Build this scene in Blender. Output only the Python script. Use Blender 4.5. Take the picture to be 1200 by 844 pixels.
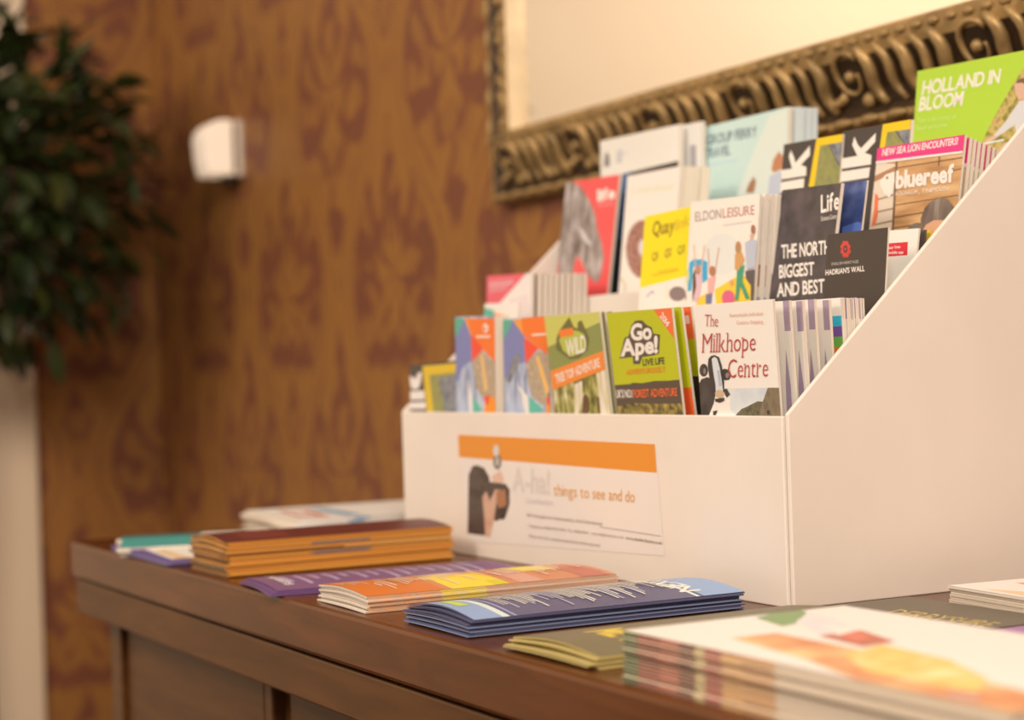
import bpy, bmesh, math, random
from mathutils import Vector, Matrix
random.seed(7)
SC = bpy.context.scene
COL = SC.collection
for o in list(bpy.data.objects):
    bpy.data.objects.remove(o)

# ------------------------------------------------------------------ camera
# origin: right front foot of the display box on the sideboard top; x along the wall, y into the wall, z up
YAW, PITCH, ROLL = 1.08484, 0.004953, -0.032739
CAM = Vector((1.02709, -0.75408, 0.17113))
FPX = 2150.0
_f = Vector((-math.sin(YAW) * math.cos(PITCH), math.cos(YAW) * math.cos(PITCH), math.sin(PITCH)))
_r = Vector((math.cos(YAW), math.sin(YAW), 0))
_u = _r.cross(_f)
CR = _r * math.cos(ROLL) + _u * math.sin(ROLL)
CU = _r * -math.sin(ROLL) + _u * math.cos(ROLL)
CF = _f
cam_data = bpy.data.cameras.new('camera')
cam = bpy.data.objects.new('camera', cam_data)
COL.objects.link(cam)
cam.matrix_world = Matrix(((CR.x, CU.x, -CF.x, CAM.x), (CR.y, CU.y, -CF.y, CAM.y), (CR.z, CU.z, -CF.z, CAM.z), (0, 0, 0, 1)))
cam_data.sensor_width = 36.0
cam_data.lens = 36.0 * FPX / 1200.0
cam_data.clip_start = 0.05
cam_data.clip_end = 50
cam_data.dof.use_dof = True
cam_data.dof.focus_distance = 1.27
cam_data.dof.aperture_fstop = cam_data.lens / 13.5
SC.camera = cam

# ------------------------------------------------------------------ light
w = bpy.data.worlds.new('room_ambience')
SC.world = w
w.use_nodes = True
bg = w.node_tree.nodes['Background']
bg.inputs[0].default_value = (1.0, 0.80, 0.63, 1)
bg.inputs[1].default_value = 0.30


def area(name, loc, target, size, power, color):
    d = bpy.data.lights.new(name, 'AREA')
    d.shape = 'DISK'
    d.size = size
    d.energy = power
    d.color = color
    o = bpy.data.objects.new(name, d)
    COL.objects.link(o)
    o.location = loc
    o.rotation_euler = (Vector(target) - Vector(loc)).to_track_quat('-Z', 'Y').to_euler()
    return o


WARM = (1.0, 0.79, 0.61)
area('unseen_ceiling_light', (1.9, -1.15, 1.68), (0.2, -0.2, 0.1), 1.0, 52, WARM)
area('unseen_ceiling_light', (-0.2, -2.2, 1.68), (-0.6, -0.6, 0.0), 0.9, 26, WARM)
area('unseen_ceiling_light', (-1.35, -2.2, 1.68), (-2.75, -1.9, 0.8), 0.6, 27, WARM)  # added to brighten the cream end wall in the mirror; no fixture seen
SC.view_settings.view_transform = 'Standard'
SC.view_settings.look = 'None'
SC.view_settings.gamma = 1.0
SC.view_settings.use_curve_mapping = False
SC.view_settings.exposure = 0.28

# ------------------------------------------------------------------ helpers: colour and materials


def lin(c):
    c /= 255.0
    return c / 12.92 if c <= 0.04045 else ((c + 0.055) / 1.055) ** 2.4


# what a perfectly white sheet looks like under this warm light (sRGB): used to turn photographed colours into surface colours
WHITE = (lin(250), lin(226), lin(202))


def alb(r, g, b, k=1.0):
    return tuple(min(0.93, max(0.003, k * lin(v) / wv)) for v, wv in zip((r, g, b), WHITE))


MATS = {}


def nodes_of(m):
    m.use_nodes = True
    nt = m.node_tree
    return nt, nt.nodes['Principled BSDF']


def flat(r, g, b, rough=0.42, name=None, metal=0.0, k=1.0):
    key = (r, g, b, rough, metal, k)
    if key not in MATS:
        m = bpy.data.materials.new(name or 'print_%d_%d_%d' % (r, g, b))
        nt, p = nodes_of(m)
        p.inputs['Base Color'].default_value = (*alb(r, g, b, k), 1)
        p.inputs['Roughness'].default_value = rough
        p.inputs['Metallic'].default_value = metal
        MATS[key] = m
    return MATS[key]


class Ex:
    """tiny expression builder for math nodes"""
    nt = None

    def __init__(s, v):
        s.v = v

    @staticmethod
    def op(kind, *a):
        n = Ex.nt.nodes.new('ShaderNodeMath')
        n.operation = kind
        for i, q in enumerate(a):
            if isinstance(q, Ex):
                Ex.nt.links.new(q.v, n.inputs[i])
            else:
                n.inputs[i].default_value = float(q)
        return Ex(n.outputs[0])

    def __add__(s, o): return Ex.op('ADD', s, o)
    def __radd__(s, o): return Ex.op('ADD', o, s)
    def __sub__(s, o): return Ex.op('SUBTRACT', s, o)
    def __rsub__(s, o): return Ex.op('SUBTRACT', o, s)
    def __mul__(s, o): return Ex.op('MULTIPLY', s, o)
    def __rmul__(s, o): return Ex.op('MULTIPLY', o, s)
    def __truediv__(s, o): return Ex.op('DIVIDE', s, o)


def EX(kind, *a): return Ex.op(kind, *a)
def smooth(x, a, b):
    n = Ex.nt.nodes.new('ShaderNodeMapRange')
    n.interpolation_type = 'SMOOTHSTEP'
    Ex.nt.links.new(x.v, n.inputs[0])
    n.inputs[1].default_value = a
    n.inputs[2].default_value = b
    return Ex(n.outputs[0])


def ramp_of(nt, fac, stops):
    n = nt.nodes.new('ShaderNodeValToRGB')
    el = n.color_ramp.elements
    while len(el) < len(stops):
        el.new(0.5)
    for e, (p, c) in zip(el, stops):
        e.position = p
        e.color = (*c, 1)
    nt.links.new(fac, n.inputs[0])
    return n.outputs[0]


def photo(name, cols, scale=90.0, stretch=(1, 1, 1), detail=3.0, lo=0.32, hi=0.68, rough=0.42):
    """a printed photograph too small to read: blotches of its own colours"""
    if name in MATS:
        return MATS[name]
    m = bpy.data.materials.new(name)
    nt, p = nodes_of(m)
    tc = nt.nodes.new('ShaderNodeTexCoord')
    mp = nt.nodes.new('ShaderNodeMapping')
    mp.inputs['Scale'].default_value = stretch
    nt.links.new(tc.outputs['Object'], mp.inputs[0])
    nz = nt.nodes.new('ShaderNodeTexNoise')
    nz.inputs['Scale'].default_value = scale
    nz.inputs['Detail'].default_value = detail
    nt.links.new(mp.outputs[0], nz.inputs['Vector'])
    n = len(cols)
    st = [(lo + (hi - lo) * i / (n - 1), alb(*c)) for i, c in enumerate(cols)]
    nt.links.new(ramp_of(nt, nz.outputs['Fac'], st), p.inputs['Base Color'])
    p.inputs['Roughness'].default_value = rough
    MATS[name] = m
    return m


def mat_simple(name, col, rough=0.5, bump=None, metal=0.0, spec=0.5, var=None):
    m = bpy.data.materials.new(name)
    nt, p = nodes_of(m)
    p.inputs['Base Color'].default_value = (*col, 1)
    p.inputs['Roughness'].default_value = rough
    p.inputs['Metallic'].default_value = metal
    p.inputs['Specular IOR Level'].default_value = spec
    tc = nt.nodes.new('ShaderNodeTexCoord')
    if var:
        nz = nt.nodes.new('ShaderNodeTexNoise')
        nz.inputs['Scale'].default_value = var[0]
        nz.inputs['Detail'].default_value = 4
        nt.links.new(tc.outputs['Object'], nz.inputs['Vector'])
        st = [(0.3, tuple(c * (1 - var[1]) for c in col)), (0.7, tuple(min(1, c * (1 + var[1])) for c in col))]
        nt.links.new(ramp_of(nt, nz.outputs['Fac'], st), p.inputs['Base Color'])
    if bump:
        nz = nt.nodes.new('ShaderNodeTexNoise')
        nz.inputs['Scale'].default_value = bump[0]
        nt.links.new(tc.outputs['Object'], nz.inputs['Vector'])
        b = nt.nodes.new('ShaderNodeBump')
        b.inputs['Strength'].default_value = bump[1]
        b.inputs['Distance'].default_value = bump[2]
        nt.links.new(nz.outputs['Fac'], b.inputs['Height'])
        nt.links.new(b.outputs[0], p.inputs['Normal'])
    return m


def wood_mat(name, c0, c1, rough, axis_scale):
    m = bpy.data.materials.new(name)
    nt, p = nodes_of(m)
    tc = nt.nodes.new('ShaderNodeTexCoord')
    mp = nt.nodes.new('ShaderNodeMapping')
    mp.inputs['Scale'].default_value = axis_scale
    nt.links.new(tc.outputs['Object'], mp.inputs[0])
    n1 = nt.nodes.new('ShaderNodeTexNoise')
    n1.inputs['Scale'].default_value = 9
    n1.inputs['Detail'].default_value = 6
    n1.inputs['Distortion'].default_value = 1.2
    nt.links.new(mp.outputs[0], n1.inputs['Vector'])
    col = ramp_of(nt, n1.outputs['Fac'], [(0.32, c0), (0.68, c1)])
    nt.links.new(col, p.inputs['Base Color'])
    p.inputs['Roughness'].default_value = rough
    p.inputs['Specular IOR Level'].default_value = 0.30
    b = nt.nodes.new('ShaderNodeBump')
    b.inputs['Strength'].default_value = 0.08
    b.inputs['Distance'].default_value = 0.001
    nt.links.new(n1.outputs['Fac'], b.inputs['Height'])
    nt.links.new(b.outputs[0], p.inputs['Normal'])
    return m


def damask_mat(name, axis):
    """gold ogee damask woven on maroon; axis = which object coordinate runs along the wall"""
    m = bpy.data.materials.new(name)
    nt, p = nodes_of(m)
    Ex.nt = nt
    tc = nt.nodes.new('ShaderNodeTexCoord')
    sp = nt.nodes.new('ShaderNodeSeparateXYZ')
    nt.links.new(tc.outputs['Object'], sp.inputs[0])
    nz = nt.nodes.new('ShaderNodeTexNoise')
    nz.inputs['Scale'].default_value = 14
    nz.inputs['Detail'].default_value = 2
    nt.links.new(tc.outputs['Object'], nz.inputs['Vector'])
    wob = (Ex(nz.outputs['Fac']) - 0.5) * 0.10
    u = Ex(sp.outputs[axis]) / 0.44 + wob
    v = Ex(sp.outputs[2]) / 0.64 + wob * 0.6
    TAU = 2 * math.pi

    def motif(uo, vo, k):
        a = EX('FRACT', u + uo) - 0.5
        b = EX('FRACT', v + vo) - 0.5
        ax = EX('ABSOLUTE', a)
        # palmette: a pointed lobed leaf with dark veins and a ring
        r = EX('SQRT', ax * ax + b * b * 0.55)
        th = EX('ARCTAN2', ax, b)
        rim = EX('COSINE', th * k) * 0.04 + EX('COSINE', th * 2.0) * 0.05 + 0.27
        leaf = smooth(rim - r, -0.02, 0.03)
        ring = smooth(EX('ABSOLUTE', r - 0.15 - EX('COSINE', th * 5.0) * 0.025), 0.01, 0.05)
        ribs = smooth(EX('COSINE', th * k + r * 14.0), -0.75, -0.35)
        return leaf * ring * ribs
    vv = EX('COSINE', v * TAU)
    band = EX('ABSOLUTE', EX('ABSOLUTE', EX('FRACT', u + 0.5) - 0.5) - 0.25 - vv * 0.17)
    ogee = 1.0 - smooth(EX('ABSOLUTE', band - 0.035), 0.016, 0.045)
    sprig = smooth(EX('SINE', u * TAU * 4.0 + EX('SINE', v * TAU * 2.0) * 1.6) * EX('COSINE', v * TAU * 5.0 + EX('COSINE', u * TAU * 2.0) * 2.0), 0.12, 0.42) * 0.75
    far = smooth(EX('ABSOLUTE', band), 0.05, 0.12)
    tot = EX('MAXIMUM', EX('MAXIMUM', motif(0.0, 0.0, 8.0), motif(0.5, 0.5, 6.0)), EX('MAXIMUM', ogee, sprig * far))
    thread = nt.nodes.new('ShaderNodeTexNoise')
    thread.inputs['Scale'].default_value = 60
    nt.links.new(tc.outputs['Object'], thread.inputs['Vector'])
    fac = EX('MINIMUM', EX('MAXIMUM', tot * 0.85 + (Ex(thread.outputs['Fac']) - 0.5) * 0.35 + 0.05, 0.0), 1.0)
    col = ramp_of(nt, fac.v, [(0.0, (0.200, 0.074, 0.044)), (1.0, (0.350, 0.172, 0.046))])
    nt.links.new(col, p.inputs['Base Color'])
    p.inputs['Roughness'].default_value = 0.55
    p.inputs['Specular IOR Level'].default_value = 0.3
    return m


M_CARD = mat_simple('white_card', (0.86, 0.83, 0.80), 0.5, (220, 0.05, 0.0006), var=(14, 0.02))
M_PAGE = mat_simple('page_paper', (0.80, 0.76, 0.70), 0.6)
M_PAGE2 = mat_simple('page_paper_cream', (0.70, 0.64, 0.55), 0.6)
M_TOP = wood_mat('mahogany_top', (0.085, 0.026, 0.006), (0.140, 0.046, 0.011), 0.26, (0.6, 5, 5))
M_FRONT = wood_mat('mahogany_front', (0.076, 0.029, 0.007), (0.122, 0.050, 0.013), 0.42, (0.6, 5, 5))
M_WALLX = damask_mat('damask_wallpaper', 0)
M_WALLY = damask_mat('damask_wallpaper_end', 1)
M_CREAM = mat_simple('cream_paint', (0.82, 0.72, 0.57), 0.5, var=(2, 0.03))
M_CEIL = mat_simple('white_ceiling', (0.8, 0.77, 0.72), 0.8)
M_FLOOR = mat_simple('brown_carpet', (0.10, 0.05, 0.03), 0.9, (300, 0.4, 0.004))
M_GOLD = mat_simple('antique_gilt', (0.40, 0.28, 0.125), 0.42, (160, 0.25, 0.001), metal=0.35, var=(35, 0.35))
M_GOLDP = mat_simple('gilt_painted_highlight', (0.80, 0.66, 0.45), 0.3, metal=0.2, var=(30, 0.1))  # inner slope of the frame: gilt catching the light, painted in as paler colour
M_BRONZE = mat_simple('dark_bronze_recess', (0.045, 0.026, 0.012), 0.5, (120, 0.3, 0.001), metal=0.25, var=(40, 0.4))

# ------------------------------------------------------------------ helpers: objects


def tag(o, label=None, cat=None, group=None, kind=None):
    if label: o['label'] = label
    if cat: o['category'] = cat
    if group: o['group'] = group
    if kind: o['kind'] = kind
    return o


def new_obj(name, me, parent=None, mats=()):
    o = bpy.data.objects.new(name, me)
    COL.objects.link(o)
    for m in mats:
        me.materials.append(m)
    if parent is not None:
        o.parent = parent
    return o


def empty(name, loc=(0, 0, 0), rz=0.0):
    o = bpy.data.objects.new(name, None)
    COL.objects.link(o)
    o.location = loc
    o.rotation_euler = (0, 0, rz)
    o.empty_display_size = 0.05
    return o


def bm_box(bm, x0, x1, y0, y1, z0, z1, mi=0):
    vs = [bm.verts.new(p) for p in ((x0, y0, z0), (x1, y0, z0), (x1, y1, z0), (x0, y1, z0), (x0, y0, z1), (x1, y0, z1), (x1, y1, z1), (x0, y1, z1))]
    for f in ((0, 3, 2, 1), (4, 5, 6, 7), (0, 1, 5, 4), (1, 2, 6, 5), (2, 3, 7, 6), (3, 0, 4, 7)):
        bm.faces.new([vs[i] for i in f]).material_index = mi


def finish(bm, name, bevel=0.0, smooth_=False, segs=2):
    if bevel:
        bmesh.ops.bevel(bm, geom=list(bm.edges), offset=bevel, segments=segs, affect='EDGES', profile=0.5)
    bmesh.ops.recalc_face_normals(bm, faces=list(bm.faces))
    me = bpy.data.meshes.new(name)
    bm.to_mesh(me)
    bm.free()
    if smooth_:
        for p in me.polygons:
            p.use_smooth = True
    return me


def box(name, x0, x1, y0, y1, z0, z1, mat, parent=None, bevel=0.0):
    bm = bmesh.new()
    bm_box(bm, x0, x1, y0, y1, z0, z1)
    return new_obj(name, finish(bm, name, bevel), parent, [mat])


def prism(name, pts, axis, a, b, mat, parent=None, bevel=0.0):
    """pts: outline in the two other axes; extruded from a to b along axis"""
    bm = bmesh.new()

    def mk(p, t):
        return {0: (t, p[0], p[1]), 1: (p[0], t, p[1]), 2: (p[0], p[1], t)}[axis]
    A = [bm.verts.new(mk(p, a)) for p in pts]
    B = [bm.verts.new(mk(p, b)) for p in pts]
    bm.faces.new(A)
    bm.faces.new(B[::-1])
    n = len(pts)
    for i in range(n):
        bm.faces.new((A[i], B[i], B[(i + 1) % n], A[(i + 1) % n]))
    return new_obj(name, finish(bm, name, bevel), parent, [mat])


def tube_into(bm, pts, radii, sides=7, cap=True):
    rings = []
    n = len(pts)
    prev = None
    for i, p in enumerate(pts):
        p = Vector(p)
        t = (Vector(pts[min(i + 1, n - 1)]) - Vector(pts[max(i - 1, 0)])).normalized()
        a = prev if prev is not None else (Vector((0, 1, 0)) if abs(t.y) < 0.9 else Vector((1, 0, 0)))
        s = (a - t * a.dot(t)).normalized()
        q = t.cross(s)
        prev = s
        rings.append([bm.verts.new(p + (s * math.cos(2 * math.pi * k / sides) + q * math.sin(2 * math.pi * k / sides)) * radii[i]) for k in range(sides)])
    for i in range(n - 1):
        for k in range(sides):
            bm.faces.new((rings[i][k], rings[i][(k + 1) % sides], rings[i + 1][(k + 1) % sides], rings[i + 1][k]))
    if cap:
        bm.faces.new(rings[0][::-1])
        bm.faces.new(rings[-1])


def ray(px, py):
    return CF + CR * ((px - 600.0) / FPX) - CU * ((py - 422.0) / FPX)


# ------------------------------------------------------------------ lettering (built-in font, one glyph mesh per character)
GLY = {}


def load_glyphs():
    chars = sorted(set("ABCDEFGHIJKLMNOPQRSTUVWXYZabcdefghijklmnopqrstuvwxyz0123456789.!'-:@&"))
    tmp = []
    for st, off in (('r', 0.0), ('s', -0.011), ('b', 0.022), ('o', 0.04)):
        for ch in chars:
            cu = bpy.data.curves.new('glyph', 'FONT')
            cu.body = ch
            cu.size = 1.0
            cu.offset = off
            cu.resolution_u = 3
            o = bpy.data.objects.new('glyph', cu)
            COL.objects.link(o)
            tmp.append((st, ch, o))
    dg = bpy.context.evaluated_depsgraph_get()
    for st, ch, o in tmp:
        ev = o.evaluated_get(dg)
        me = ev.to_mesh()
        me.calc_loop_triangles()
        vs = [(v.co.x, v.co.y) for v in me.vertices]
        tr = [tuple(t.vertices) for t in me.loop_triangles]
        GLY[st, ch] = (vs, tr)
        ev.to_mesh_clear()
    for st, ch, o in tmp:
        cu = o.data
        bpy.data.objects.remove(o)
        bpy.data.curves.remove(cu)


load_glyphs()
CAPH = max(v[1] for v in GLY['r', 'H'][0])
SERIF = {'T': [(.5, 0)], 'h': [(.12, 0), (.88, 0), (.02, 'a')], 'M': [(.08, 0), (.92, 0), (.05, 'a'), (.95, 'a')], 'i': [(.5, 0), (.3, 'x')], 'l': [(.5, 0), (.2, 'a')],
         'k': [(.12, 0), (.9, 0), (.02, 'a')], 'p': [(.12, 'd'), (.02, 'x')], 'n': [(.12, 0), (.88, 0), (.02, 'x')], 'r': [(.2, 0), (.05, 'x')], 'C': [(.92, 'c')], 't': [(.8, 0)]}


def text_tris(s, style='r', track=0.0):
    """triangles of a line of text: x normalised 0..1 over its length, y in cap heights"""
    base = style
    x = 0.0
    out = []
    for ch in s:
        if ch == ' ':
            x += 0.27
            continue
        vr, _ = GLY['r', ch]
        x0 = min(v[0] for v in vr)
        x1 = max(v[0] for v in vr)
        vs, tr = GLY[base, ch]
        for t in tr:
            out.append([(vs[i][0] - x0 + x, vs[i][1] / CAPH) for i in t])
        if style == 's':
            wd = x1 - x0
            ht = max(v[1] for v in vr) / CAPH
            for fx, pos in SERIF.get(ch, []):
                cy = {0: 0.0, 'a': ht, 'x': 0.72, 'd': min(v[1] for v in vr) / CAPH, 'c': 0.9}[pos]
                cx = x + fx * wd
                hw, hh = 0.080, 0.026
                if pos in ('a', 'x', 'c'):
                    cy -= hh
                    hw *= 0.8
                else:
                    cy += hh
                out.append([(cx - hw, cy - hh), (cx + hw, cy - hh), (cx + hw, cy + hh), (cx - hw, cy + hh)])
        x += (x1 - x0) + 0.085 + track
    L = max(x - 0.085 - track, 0.01)
    return [[(a / L, b) for a, b in t] for t in out]


def clip_half(poly, ax, lim, keep_less):
    out = []
    n = len(poly)
    for i in range(n):
        p, q = poly[i], poly[(i + 1) % n]
        a = (p[ax] <= lim) if keep_less else (p[ax] >= lim)
        b = (q[ax] <= lim) if keep_less else (q[ax] >= lim)
        if a:
            out.append(p)
        if a != b:
            t = (lim - p[ax]) / (q[ax] - p[ax])
            out.append((p[0] + (q[0] - p[0]) * t, p[1] + (q[1] - p[1]) * t))
    return out


class Sheet:
    """a rectangle in space that can be printed on: origin = lower left corner, ex along its width, ez up its height, ey = into the body"""

    def __init__(s, o, ex, ez, w, h):
        s.o, s.ex, s.ez = Vector(o), Vector(ex).normalized(), Vector(ez).normalized()
        s.ey = s.ez.cross(s.ex)
        s.w, s.h = w, h
        s.curve = None        # local y as a function of local x

    def matrix(s):
        a, b, c, o = s.ex, s.ey, s.ez, s.o
        return Matrix(((a.x, b.x, c.x, o.x), (a.y, b.y, c.y, o.y), (a.z, b.z, c.z, o.z), (0, 0, 0, 1)))

    def local(s, px, py):
        d = ray(px, py)
        t = (s.o - CAM).dot(s.ey) / d.dot(s.ey)
        p = CAM + d * t - s.o
        return (p.dot(s.ex), p.dot(s.ez))

    def print(s, name, parent, ops, zoom=(0, 0, 1.0), lift=0.00025, pad=0.0):
        ox, oy, zf = zoom
        mats = []
        verts, faces, mi = [], [], []
        layer = 0

        def px(q): return s.local(ox + q[0] / zf, oy + q[1] / zf)

        def put(poly, m):
            for ax, lim, ls in ((0, pad, False), (0, s.w - pad, True), (1, pad, False), (1, s.h - pad, True)):
                poly = clip_half(poly, ax, lim, ls)
                if len(poly) < 3:
                    return
            pieces = [poly]
            if s.curve:
                pieces = []
                N = 12
                for k in range(N):
                    q = clip_half(clip_half(poly, 0, s.w * k / N, False), 0, s.w * (k + 1) / N, True)
                    if len(q) > 2:
                        pieces.append(q)
            for q in pieces:
                i0 = len(verts)
                for a, b in q:
                    y = s.curve(a) if s.curve else 0.0
                    verts.append((a, y - lift - layer * 0.00003, b))
                faces.append(tuple(range(i0, i0 + len(q))))
                mi.append(m)
        for op in ops:
            kind, col = op[0], op[1]
            m = flat(*col) if isinstance(col, tuple) else col
            if m not in mats:
                mats.append(m)
            k = mats.index(m)
            layer += 1
            if kind == 'all':
                put([(0, 0), (s.w, 0), (s.w, s.h), (0, s.h)], k)
            elif kind == 'mm':       # rectangle in fractions of the sheet: x0,y0,x1,y1 from the lower left
                x0, y0, x1, y1 = op[2]
                put([(x0 * s.w, y0 * s.h), (x1 * s.w, y0 * s.h), (x1 * s.w, y1 * s.h), (x0 * s.w, y1 * s.h)], k)
            elif kind == 'frac':     # polygon in fractions of the sheet
                put([(a * s.w, b * s.h) for a, b in op[2]], k)
            elif kind == 'p':
                P = [px(q) for q in op[2]]
                for t in tri2d(P):
                    put(t, k)
            elif kind == 'e':
                cx, cy, rx, ry = op[2]
                put([px((cx + rx * math.cos(2 * math.pi * i / 20), cy + ry * math.sin(2 * math.pi * i / 20))) for i in range(20)], k)
            elif kind == 'l':        # stroke along a polyline
                P = [px(q) for q in op[2]]
                wd = op[3] / zf / 1600.0
                for a, b in zip(P[:-1], P[1:]):
                    d = Vector((b[0] - a[0], b[1] - a[1]))
                    if d.length < 1e-7:
                        continue
                    n = Vector((-d.y, d.x)).normalized() * wd
                    put([(a[0] + n.x, a[1] + n.y), (a[0] - n.x, a[1] - n.y), (b[0] - n.x, b[1] - n.y), (b[0] + n.x, b[1] + n.y)], k)
            elif kind == 't':        # baseline start, baseline end, up vector to the cap height, string, style
                a, b, up, string = op[2], op[3], op[4], op[5]
                style = op[6] if len(op) > 6 else 'r'
                if not isinstance(up, tuple):
                    up = (0, -up)
                for t in text_tris(string, style):
                    put([px((a[0] + (b[0] - a[0]) * x + up[0] * y, a[1] + (b[1] - a[1]) * x + up[1] * y)) for x, y in t], k)
            elif kind == 'tf':       # text in fractions of the sheet: start, end, cap height (fraction of h)
                a, b, up, string = op[2], op[3], op[4], op[5]
                style = op[6] if len(op) > 6 else 'r'
                A = Vector((a[0] * s.w, a[1] * s.h))
                B = Vector((b[0] * s.w, b[1] * s.h))
                d = B - A
                n = Vector((-d.y, d.x)).normalized() * up
                for t in text_tris(string, style):
                    put([tuple(A + d * x + n * y) for x, y in t], k)
        me = bpy.data.meshes.new(name)
        me.from_pydata(verts, [], faces)
        for m in mats:
            me.materials.append(m)
        me.polygons.foreach_set('material_index', mi)
        o = bpy.data.objects.new(name, me)
        COL.objects.link(o)
        o.parent = parent
        return o


def tri2d(P):
    from mathutils.geometry import tessellate_polygon
    if len(P) == 3:
        return [P]
    return [[P[i] for i in t] for t in tessellate_polygon([[Vector((a, b, 0)) for a, b in P]])]


def leaf_mesh(w, h, th, curve=None, round_=0.0):
    bm = bmesh.new()
    if curve is None:
        bm_box(bm, 0, w, 0, th, 0, h)
    else:
        N = 12
        rows = []
        for i in range(N + 1):
            x = w * i / N
            y = curve(x)
            rows.append([bm.verts.new(p) for p in ((x, y, 0), (x, y + th, 0), (x, y + th, h), (x, y, h))])
        for i in range(N):
            a, b = rows[i], rows[i + 1]
            for k in range(4):
                bm.faces.new((a[k], a[(k + 1) % 4], b[(k + 1) % 4], b[k]))
        bm.faces.new(rows[0])
        bm.faces.new(rows[-1][::-1])
    return finish(bm, 'leaflet')


def body(name, sh, th, mat, label, cat='leaflet', group=None):
    o = new_obj(name, leaf_mesh(sh.w, sh.h, th, sh.curve), None, [mat])
    o.matrix_world = sh.matrix()
    tag(o, label, cat, group)
    return o


LOG = []


def standing(TL, TR, yb, zb, lean, name='leaflet', wfix=None):
    """a sheet standing on a shelf at y=yb, z=zb, leaning back by lean degrees; its top corners seen at TL and TR"""
    a = math.radians(lean)
    s = Sheet((0, yb, zb), (1, 0, 0), (0, math.sin(a), math.cos(a)), 1, 1)
    l = s.local(*TL)
    r = s.local(*TR)
    t = max(-0.03, min(0.03, math.atan2(r[1] - l[1], r[0] - l[0])))
    ex = s.ex * math.cos(t) + s.ez * math.sin(t)
    ez = s.ez * math.cos(t) - s.ex * math.sin(t)
    w_ = wfix or math.hypot(r[0] - l[0], r[1] - l[1])
    l0 = l
    if l[0] < -0.634:
        w_ -= -0.634 - l[0]
        l = (-0.634, l[1])
    if l[0] + w_ > -0.006:
        w_ = -0.006 - l[0]
    h_ = l[1] + (w_ * math.sin(t) if t < 0 else 0.0)
    o = s.o + s.ex * l[0] + s.ez * l[1] - ez * h_
    LOG.append('%s x %.3f..%.3f w %.3f h %.3f topz %.3f ytop %.3f' % (name, o.x, o.x + w_, w_, h_, (o + ez * h_).z, (o + ez * h_).y))
    return Sheet(o, ex, ez, w_, h_)


def shifted(sh, dx, dy, dz, rz=0.0, rx=0.0):
    ex = Matrix.Rotation(rz, 3, 'Z') @ sh.ex
    ez = Matrix.Rotation(rx, 3, 'X') @ sh.ez
    ez = (ez - ex * ez.dot(ex)).normalized()
    n = Sheet(sh.o + Vector((dx, dy, dz)), ex, ez, sh.w, sh.h)
    n.curve = sh.curve
    return n


# ================================================================== THE SETTING
YW = 0.40          # mirror wall
XL = -2.75         # end wall
ZF = -0.86         # floor
ZC = 2.60          # wall height


def struct(o):
    return tag(o, kind='structure')


struct(box('wall_back', XL, 3.2, YW, YW + 0.1, ZF, ZC, M_WALLX))
struct(box('wall_left', XL - 0.1, XL, 0.10, YW + 0.1, ZF, ZC, M_WALLY))
struct(box('wall_left_cream', XL - 0.1, XL + 0.012, -7.0, 0.135, ZF, ZC, M_CREAM, bevel=0.004))
struct(box('floor', XL - 0.1, 3.2, -7.0, YW + 0.1, ZF - 0.1, ZF, M_FLOOR))

# ================================================================== SIDEBOARD
YS, XS = -0.2517, -0.9667
XE = 1.05
sb = empty('sideboard', (0, 0, ZF))
tag(sb, 'dark mahogany sideboard with panelled front under the brochure display', 'sideboard')


def under(o, root):
    """parent while keeping the place in the room (roots are unrotated)"""
    o.parent = root
    o.location = o.location - root.location
    return o


T1, T2 = 0.0395, 0.0767
under(box('worktop', XS, XE, YS, YW - 0.005, -T1 + 0.0012, 0, M_TOP, bevel=0.0035), sb)
under(box('apron', XS + 0.003, XE - 0.003, YS + 0.004, YW - 0.008, -T2, -T1 - 0.0012, M_FRONT, bevel=0.002), sb)
under(box('groove_strip', XS + 0.008, XE - 0.008, YS + 0.009, YW - 0.02, -T1 - 0.002, -T1 + 0.002, M_BRONZE), sb)
YC = YS + 0.030
under(box('carcass', XS + 0.055, XE - 0.055, YC + 0.012, YW - 0.02, ZF + 0.10, -T2 + 0.001, M_FRONT), sb)
under(box('plinth', XS + 0.065, XE - 0.065, YC + 0.02, YW - 0.03, ZF, ZF + 0.10, M_FRONT, bevel=0.003), sb)
xs = [XS + 0.040, XS + 0.520]
xs = [-0.928, -0.450, 0.028, 0.506, 0.984]
for i in range(4):
    a, b = xs[i], xs[i + 1]
    d = under(box('door_panel', a + 0.045, b - 0.018, YC + 0.006, YC + 0.02, ZF + 0.13, -T2 - 0.004, M_FRONT, bevel=0.002), sb)
    under(box('door_stile', a, a + 0.040 if i == 0 else a + 0.019, YC, YC + 0.02, ZF + 0.10, -T2 - 0.002, M_FRONT, bevel=0.002), sb)
    under(box('door_stile', b - 0.0165, b - 0.0005, YC, YC + 0.02, ZF + 0.10, -T2 - 0.002, M_FRONT, bevel=0.002), sb)
    under(box('door_rail', a + 0.042, b - 0.0175, YC, YC + 0.02, ZF + 0.10, ZF + 0.15, M_FRONT, bevel=0.002), sb)

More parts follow.
